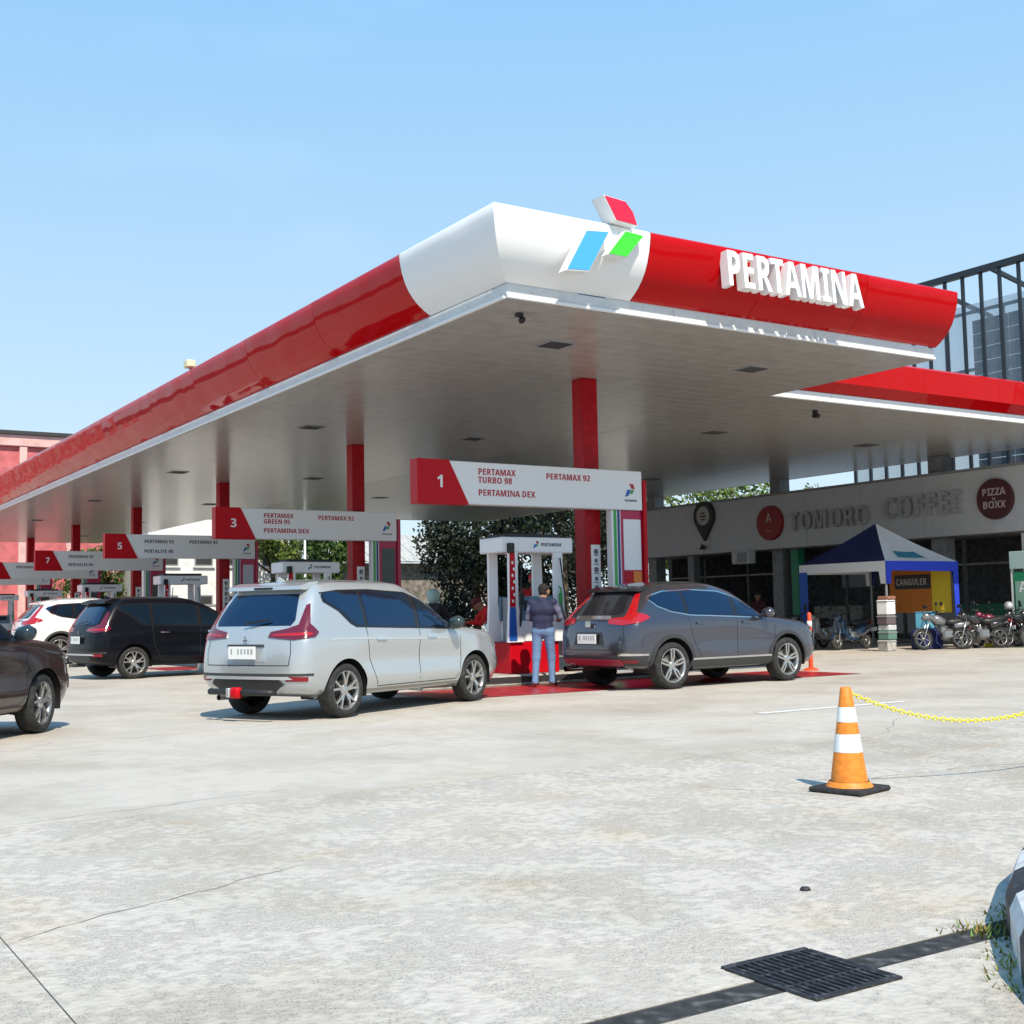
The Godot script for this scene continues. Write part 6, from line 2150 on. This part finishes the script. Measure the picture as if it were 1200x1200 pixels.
# joints in the person's own frame: faces +x, y up, z to the right
func person(label: String, at: Vector3, turn: float, J: Dictionary, C: Dictionary, hat := "") -> Node3D:
	var p := thing("person", label, "person", at, turn)
	var mb := MB.new(true)
	var B := []
	var sk: Color = C.skin
	var sh: Color = C.shirt
	var sl: Color = C.get("sleeve", sh)
	var tr: Color = C.trousers
	var so: Color = C.shoes
	# trunk
	var hip: Vector3 = J.hip
	var chest: Vector3 = J.chest
	var neck: Vector3 = J.neck
	var head: Vector3 = J.head
	var right: Vector3 = J.get("right", Vector3(0, 0, 1))
	B.append([hip - right * 0.07, hip + right * 0.07, 0.115, 0.115, tr])
	B.append([hip + (chest - hip) * 0.22 - right * 0.055, hip + (chest - hip) * 0.22 + right * 0.055, 0.115, 0.115, sh])
	B.append([hip + (chest - hip) * 0.55 - right * 0.06, hip + (chest - hip) * 0.55 + right * 0.06, 0.118, 0.118, sh])
	B.append([chest - right * 0.085, chest + right * 0.085, 0.125, 0.125, sh])
	B.append([chest, neck + (chest - neck) * 0.25, 0.11, 0.085, sh])
	B.append([neck + (chest - neck) * 0.2, neck + (head - neck) * 0.3, 0.055, 0.052, sk])
	for s in ["l", "r"]:
		var sg := -1.0 if s == "l" else 1.0
		var S: Vector3 = J["sh_" + s]
		var E: Vector3 = J["el_" + s]
		var W: Vector3 = J["wr_" + s]
		B.append([chest.lerp(neck, 0.45) + right * 0.05 * sg, S, 0.075, 0.062, sh])
		B.append([S, S.lerp(E, 0.5), 0.060, 0.052, sl])
		B.append([S.lerp(E, 0.5), E, 0.052, 0.044, sl if C.get("long", true) else sk])
		B.append([E, W, 0.044, 0.031, sl if C.get("long", true) else sk])
		var T: Vector3 = J["th_" + s]
		var K: Vector3 = J["kn_" + s]
		var A: Vector3 = J["an_" + s]
		B.append([T, K, 0.092, 0.066, tr])
		B.append([K, A, 0.064, 0.050, tr])
		var toe: Vector3 = J["toe_" + s]
		B.append([A + Vector3(0, -0.02, 0), A.lerp(toe, 0.35) + Vector3(0, -0.01, 0), 0.045, 0.042, so])
		B.append([A.lerp(toe, 0.2), toe, 0.042, 0.034, so])
	flesh(mb, B, 0.016, 75.0)
	# head in a finer grid: skull, jaw, nose, ears
	var fw: Vector3 = J.get("look", Vector3(1, 0, 0))
	fw = fw.normalized()
	var rt := fw.cross(Vector3.UP).normalized()
	var up := rt.cross(fw).normalized()
	var hr: Color = C.get("hair", Color(0.012, 0.010, 0.009))
	var Hb := []
	Hb.append([head - fw * 0.02 + up * 0.025, head + fw * 0.02 + up * 0.02, 0.088, 0.082, sk])
	Hb.append([head + fw * 0.03 - up * 0.05, head + fw * 0.035 - up * 0.075, 0.055, 0.045, sk])
	Hb.append([head - up * 0.12 - fw * 0.012, head - up * 0.02, 0.05, 0.055, sk])
	Hb.append([head + fw * 0.098 - up * 0.0, head + fw * 0.112 - up * 0.032, 0.010, 0.015, sk])
	for sg in [-1.0, 1.0]:
		Hb.append([head + rt * 0.088 * sg + up * 0.01, head + rt * 0.09 * sg - up * 0.03, 0.014, 0.011, sk])
		Hb.append([head + fw * 0.084 + rt * 0.034 * sg + up * 0.008, head + fw * 0.084 + rt * 0.036 * sg + up * 0.008, 0.0115, 0.0115, Color(0.03, 0.02, 0.02)])
		Hb.append([head + fw * 0.092 + rt * 0.02 * sg + up * 0.03, head + fw * 0.085 + rt * 0.045 * sg + up * 0.03, 0.007, 0.006, hr])
	Hb.append([head + fw * 0.085 - rt * 0.02 - up * 0.062, head + fw * 0.085 + rt * 0.02 - up * 0.062, 0.010, 0.010, Color(0.24, 0.09, 0.08)])
	flesh(mb, Hb, 0.010, 160.0)
	# hands: palm, four fingers, thumb
	for s in ["l", "r"]:
		var W: Vector3 = J["wr_" + s]
		var E: Vector3 = J["el_" + s]
		var d := (W - E).normalized()
		var sg := -1.0 if s == "l" else 1.0
		var sidev := d.cross(Vector3.UP)
		if sidev.length() < 0.2:
			sidev = d.cross(Vector3(1, 0, 0))
		sidev = sidev.normalized()
		var nrm := sidev.cross(d).normalized() * -1.0
		var Fb := []
		for q in 4:
			var o := sidev * (q - 1.5) * 0.021
			Fb.append([W + o * 0.6 + d * 0.01, W + o + d * 0.085, 0.015, 0.012, C.get("glove", sk)])
			var l: float = [0.030, 0.036, 0.034, 0.026][q]
			var k1 := W + o + d * (0.085 + l) + nrm * 0.012
			var k2 := k1 + (d * 0.5 + nrm * 0.8).normalized() * l * 0.9
			Fb.append([W + o + d * 0.085, k1, 0.0105, 0.0095, C.get("glove", sk)])
			Fb.append([k1, k2, 0.0095, 0.008, C.get("glove", sk)])
		var tb: Vector3 = W + d * 0.03 - sidev * 0.03 * sg
		var tk: Vector3 = tb + (d * 0.7 - sidev * 0.7 * sg + nrm * 0.3).normalized() * 0.042
		Fb.append([tb, tk, 0.0135, 0.011, C.get("glove", sk)])
		Fb.append([tk, tk + (d + nrm * 0.5).normalized() * 0.030, 0.011, 0.009, C.get("glove", sk)])
		flesh(mb, Fb, 0.0065, 260.0)
	if not M.has("figure"):
		M.figure = mat(Color.WHITE, 0.8)
		M.figure.normal_enabled = true
		M.figure.normal_texture = noise_tex(0.03, [], 256, true, 6.0, 3, FastNoiseLite.TYPE_SIMPLEX_SMOOTH, 77)
		M.figure.normal_scale = 0.8
		M.figure.uv1_triplanar = true
		M.figure.uv1_scale = Vector3(4.0, 1.8, 4.0)
		M.figure.vertex_color_use_as_albedo = true
	part("body", mb, M.figure, p)
	# hair or headgear
	if hat == "":
		var hb := MB.new(true)
		var Q := []
		Q.append([head - fw * 0.035 + up * 0.045, head + fw * 0.012 + up * 0.058, 0.088, 0.074, hr])
		Q.append([head - fw * 0.045 - up * 0.01, head - fw * 0.04 + up * 0.04, 0.070, 0.083, hr])
		flesh(hb, Q, 0.010, 160.0)
		part("hair", hb, M.figure, p)
	elif hat == "cap":
		var hb := MB.new(true)
		var cc: Color = C.hat
		flesh(hb, [[head - fw * 0.03 + up * 0.055, head + fw * 0.02 + up * 0.06, 0.092, 0.086, cc], [head + fw * 0.085 + up * 0.045 - rt * 0.04, head + fw * 0.085 + up * 0.045 + rt * 0.04, 0.013, 0.013, cc], [head + fw * 0.135 + up * 0.035 - rt * 0.03, head + fw * 0.135 + up * 0.035 + rt * 0.03, 0.010, 0.010, cc], [head + fw * 0.085 + up * 0.045, head + fw * 0.135 + up * 0.035, 0.012, 0.010, cc]], 0.010, 130.0)
		part("cap", hb, M.figure, p)
	else:
		var hb := MB.new(true)
		var cc: Color = C.hat
		flesh(hb, [[head - fw * 0.02 + up * 0.03, head + fw * 0.02 + up * 0.03, 0.128, 0.125, cc], [head - fw * 0.035 - up * 0.05, head - fw * 0.02 + up * 0.0, 0.105, 0.12, cc], [head + fw * 0.07 - up * 0.085 - rt * 0.05, head + fw * 0.07 - up * 0.085 + rt * 0.05, 0.045, 0.045, cc]], 0.012, 110.0)
		part("helmet", hb, M.helmet_shell, p)
		var vb := MB.new(true)
		var vr := []
		for k in 9:
			var a := deg_to_rad(-62.0 + 124.0 * k / 8)
			vr.append(fw * cos(a) * 0.150 + rt * sin(a) * 0.142)
		for k in 8:
			vb.quad(head + vr[k] + up * 0.06, head + vr[k + 1] + up * 0.06, head + vr[k + 1] * 0.99 - up * 0.035, head + vr[k] * 0.99 - up * 0.035, vr[k])
		part("visor", vb, M.gloss_black, p)
	return p


func stand(h := 1.70) -> Dictionary:
	var s := h / 1.70
	var J := {"hip": Vector3(0, 0.92, 0), "chest": Vector3(-0.01, 1.26, 0), "neck": Vector3(-0.01, 1.44, 0), "head": Vector3(0.02, 1.585, 0),
		"sh_l": Vector3(-0.02, 1.385, -0.185), "sh_r": Vector3(-0.02, 1.385, 0.185), "el_l": Vector3(-0.04, 1.10, -0.24), "el_r": Vector3(-0.04, 1.10, 0.24), "wr_l": Vector3(0.04, 0.86, -0.25), "wr_r": Vector3(0.04, 0.86, 0.25),
		"th_l": Vector3(0, 0.88, -0.095), "th_r": Vector3(0, 0.88, 0.095), "kn_l": Vector3(0.02, 0.48, -0.10), "kn_r": Vector3(0.02, 0.48, 0.10), "an_l": Vector3(-0.02, 0.09, -0.11), "an_r": Vector3(-0.02, 0.09, 0.11), "toe_l": Vector3(0.15, 0.036, -0.13), "toe_r": Vector3(0.15, 0.036, 0.13)}
	for k in J:
		J[k] *= s
	return J


func people() -> void:
	M.helmet_shell = mat(Color.WHITE, 0.2)
	M.helmet_shell.vertex_color_use_as_albedo = true
	var skin := Color(0.30, 0.16, 0.10)
	# man at the first pump, seen from behind, working towards the grey car
	var J := stand(1.68)
	J.head = Vector3(0.07, 1.545, 0.02)
	J.look = Vector3(1, -0.35, 0.35)
	J.el_r = Vector3(0.10, 1.13, 0.27); J.wr_r = Vector3(0.36, 1.10, 0.22)
	J.el_l = Vector3(0.06, 1.12, -0.25); J.wr_l = Vector3(0.28, 1.06, -0.12)
	J.an_l = Vector3(-0.10, 0.09, -0.13); J.kn_l = Vector3(-0.02, 0.47, -0.115); J.toe_l = Vector3(0.07, 0.036, -0.16); J.an_r = Vector3(0.05, 0.09, 0.13); J.kn_r = Vector3(0.075, 0.47, 0.12); J.toe_r = Vector3(0.22, 0.036, 0.17)
	person("man in navy vest and pale jeans standing at the first pump", Vector3(11.30, 0.008, -16.68), deg_to_rad(47), J, {"skin": skin, "shirt": Color(0.018, 0.022, 0.060), "sleeve": Color(0.16, 0.165, 0.25), "trousers": Color(0.13, 0.23, 0.40), "shoes": Color(0.16, 0.10, 0.07)})
	# attendant in a red cap on the island behind the pump
	var J2 := stand(1.74)
	J2.wr_r = Vector3(0.30, 1.10, 0.16); J2.el_r = Vector3(0.06, 1.14, 0.26)
	person("attendant in red shirt and red cap behind the first pump", Vector3(12.35, 0.17, -18.5), deg_to_rad(-115), J2, {"skin": skin, "shirt": Color(0.50, 0.01, 0.015), "trousers": Color(0.02, 0.02, 0.03), "shoes": Color(0.02, 0.02, 0.02), "hat": Color(0.55, 0.01, 0.03)}, "cap")
	# attendant in red bending over a motorcycle beyond the island
	var J3 := stand(1.68)
	for k in ["chest", "neck", "head", "sh_l", "sh_r"]:
		var v: Vector3 = J3[k] - Vector3(0, 0.92, 0)
		v = v.rotated(Vector3(0, 0, 1), -0.75)
		J3[k] = v + Vector3(-0.06, 0.92, 0)
	J3.look = Vector3(0.8, -0.6, 0)
	J3.el_l = J3.sh_l + Vector3(0.16, -0.24, -0.04); J3.wr_l = J3.el_l + Vector3(0.22, 0.02, 0.05)
	J3.el_r = J3.sh_r + Vector3(0.16, -0.24, 0.04); J3.wr_r = J3.el_r + Vector3(0.22, 0.02, -0.05)
	person("attendant in red shirt leaning towards the motorcycle rider", Vector3(12.56, 0.008, -20.1), deg_to_rad(165), J3, {"skin": skin, "shirt": Color(0.62, 0.008, 0.010), "trousers": Color(0.02, 0.02, 0.03), "shoes": Color(0.02, 0.02, 0.02), "hat": Color(0.10, 0.01, 0.01)}, "cap")
	# rider with a pale green helmet, seated
	var mc := motorcycle(Vector3(11.6, 0.004, -21.2), deg_to_rad(20), "dark motorcycle being filled beyond the first pump", M.dark, true, 0.0)
	var J4 := stand(1.70)
	for k in ["hip", "chest", "neck", "head", "sh_l", "sh_r"]:
		J4[k] = J4[k] - Vector3(0.0, 0.02, 0)
	J4.hip = Vector3(0.0, 0.93, 0); J4.th_l = Vector3(0.02, 0.90, -0.10); J4.th_r = Vector3(0.02, 0.90, 0.10)
	J4.kn_l = Vector3(0.40, 0.74, -0.22); J4.kn_r = Vector3(0.40, 0.74, 0.22)
	J4.an_l = Vector3(0.30, 0.36, -0.24); J4.an_r = Vector3(0.30, 0.36, 0.24); J4.toe_l = Vector3(0.46, 0.31, -0.25); J4.toe_r = Vector3(0.46, 0.31, 0.25)
	J4.el_l = Vector3(0.20, 1.13, -0.30); J4.el_r = Vector3(0.20, 1.13, 0.30); J4.wr_l = Vector3(0.46, 1.03, -0.32); J4.wr_r = Vector3(0.46, 1.03, 0.32)
	J4.look = Vector3(1, -0.1, -0.5)
	person("motorcycle rider in dark jacket with a pale green helmet", Vector3(11.78, 0.0, -21.26), deg_to_rad(20), J4, {"skin": skin, "shirt": Color(0.012, 0.013, 0.016), "trousers": Color(0.02, 0.022, 0.03), "shoes": Color(0.02, 0.02, 0.02), "hat": Color(0.30, 0.44, 0.40)}, "helmet")
	# figure by the green pillar
	var J5 := stand(1.66)
	person("person in dark clothes waiting near the green pillar of the cafe", Vector3(27.3, 0.008, -28.2), deg_to_rad(200), J5, {"skin": skin, "shirt": Color(0.05, 0.008, 0.015), "trousers": Color(0.012, 0.012, 0.015), "shoes": Color(0.02, 0.02, 0.02), "hat": Color(0.02, 0.02, 0.02)}, "cap")
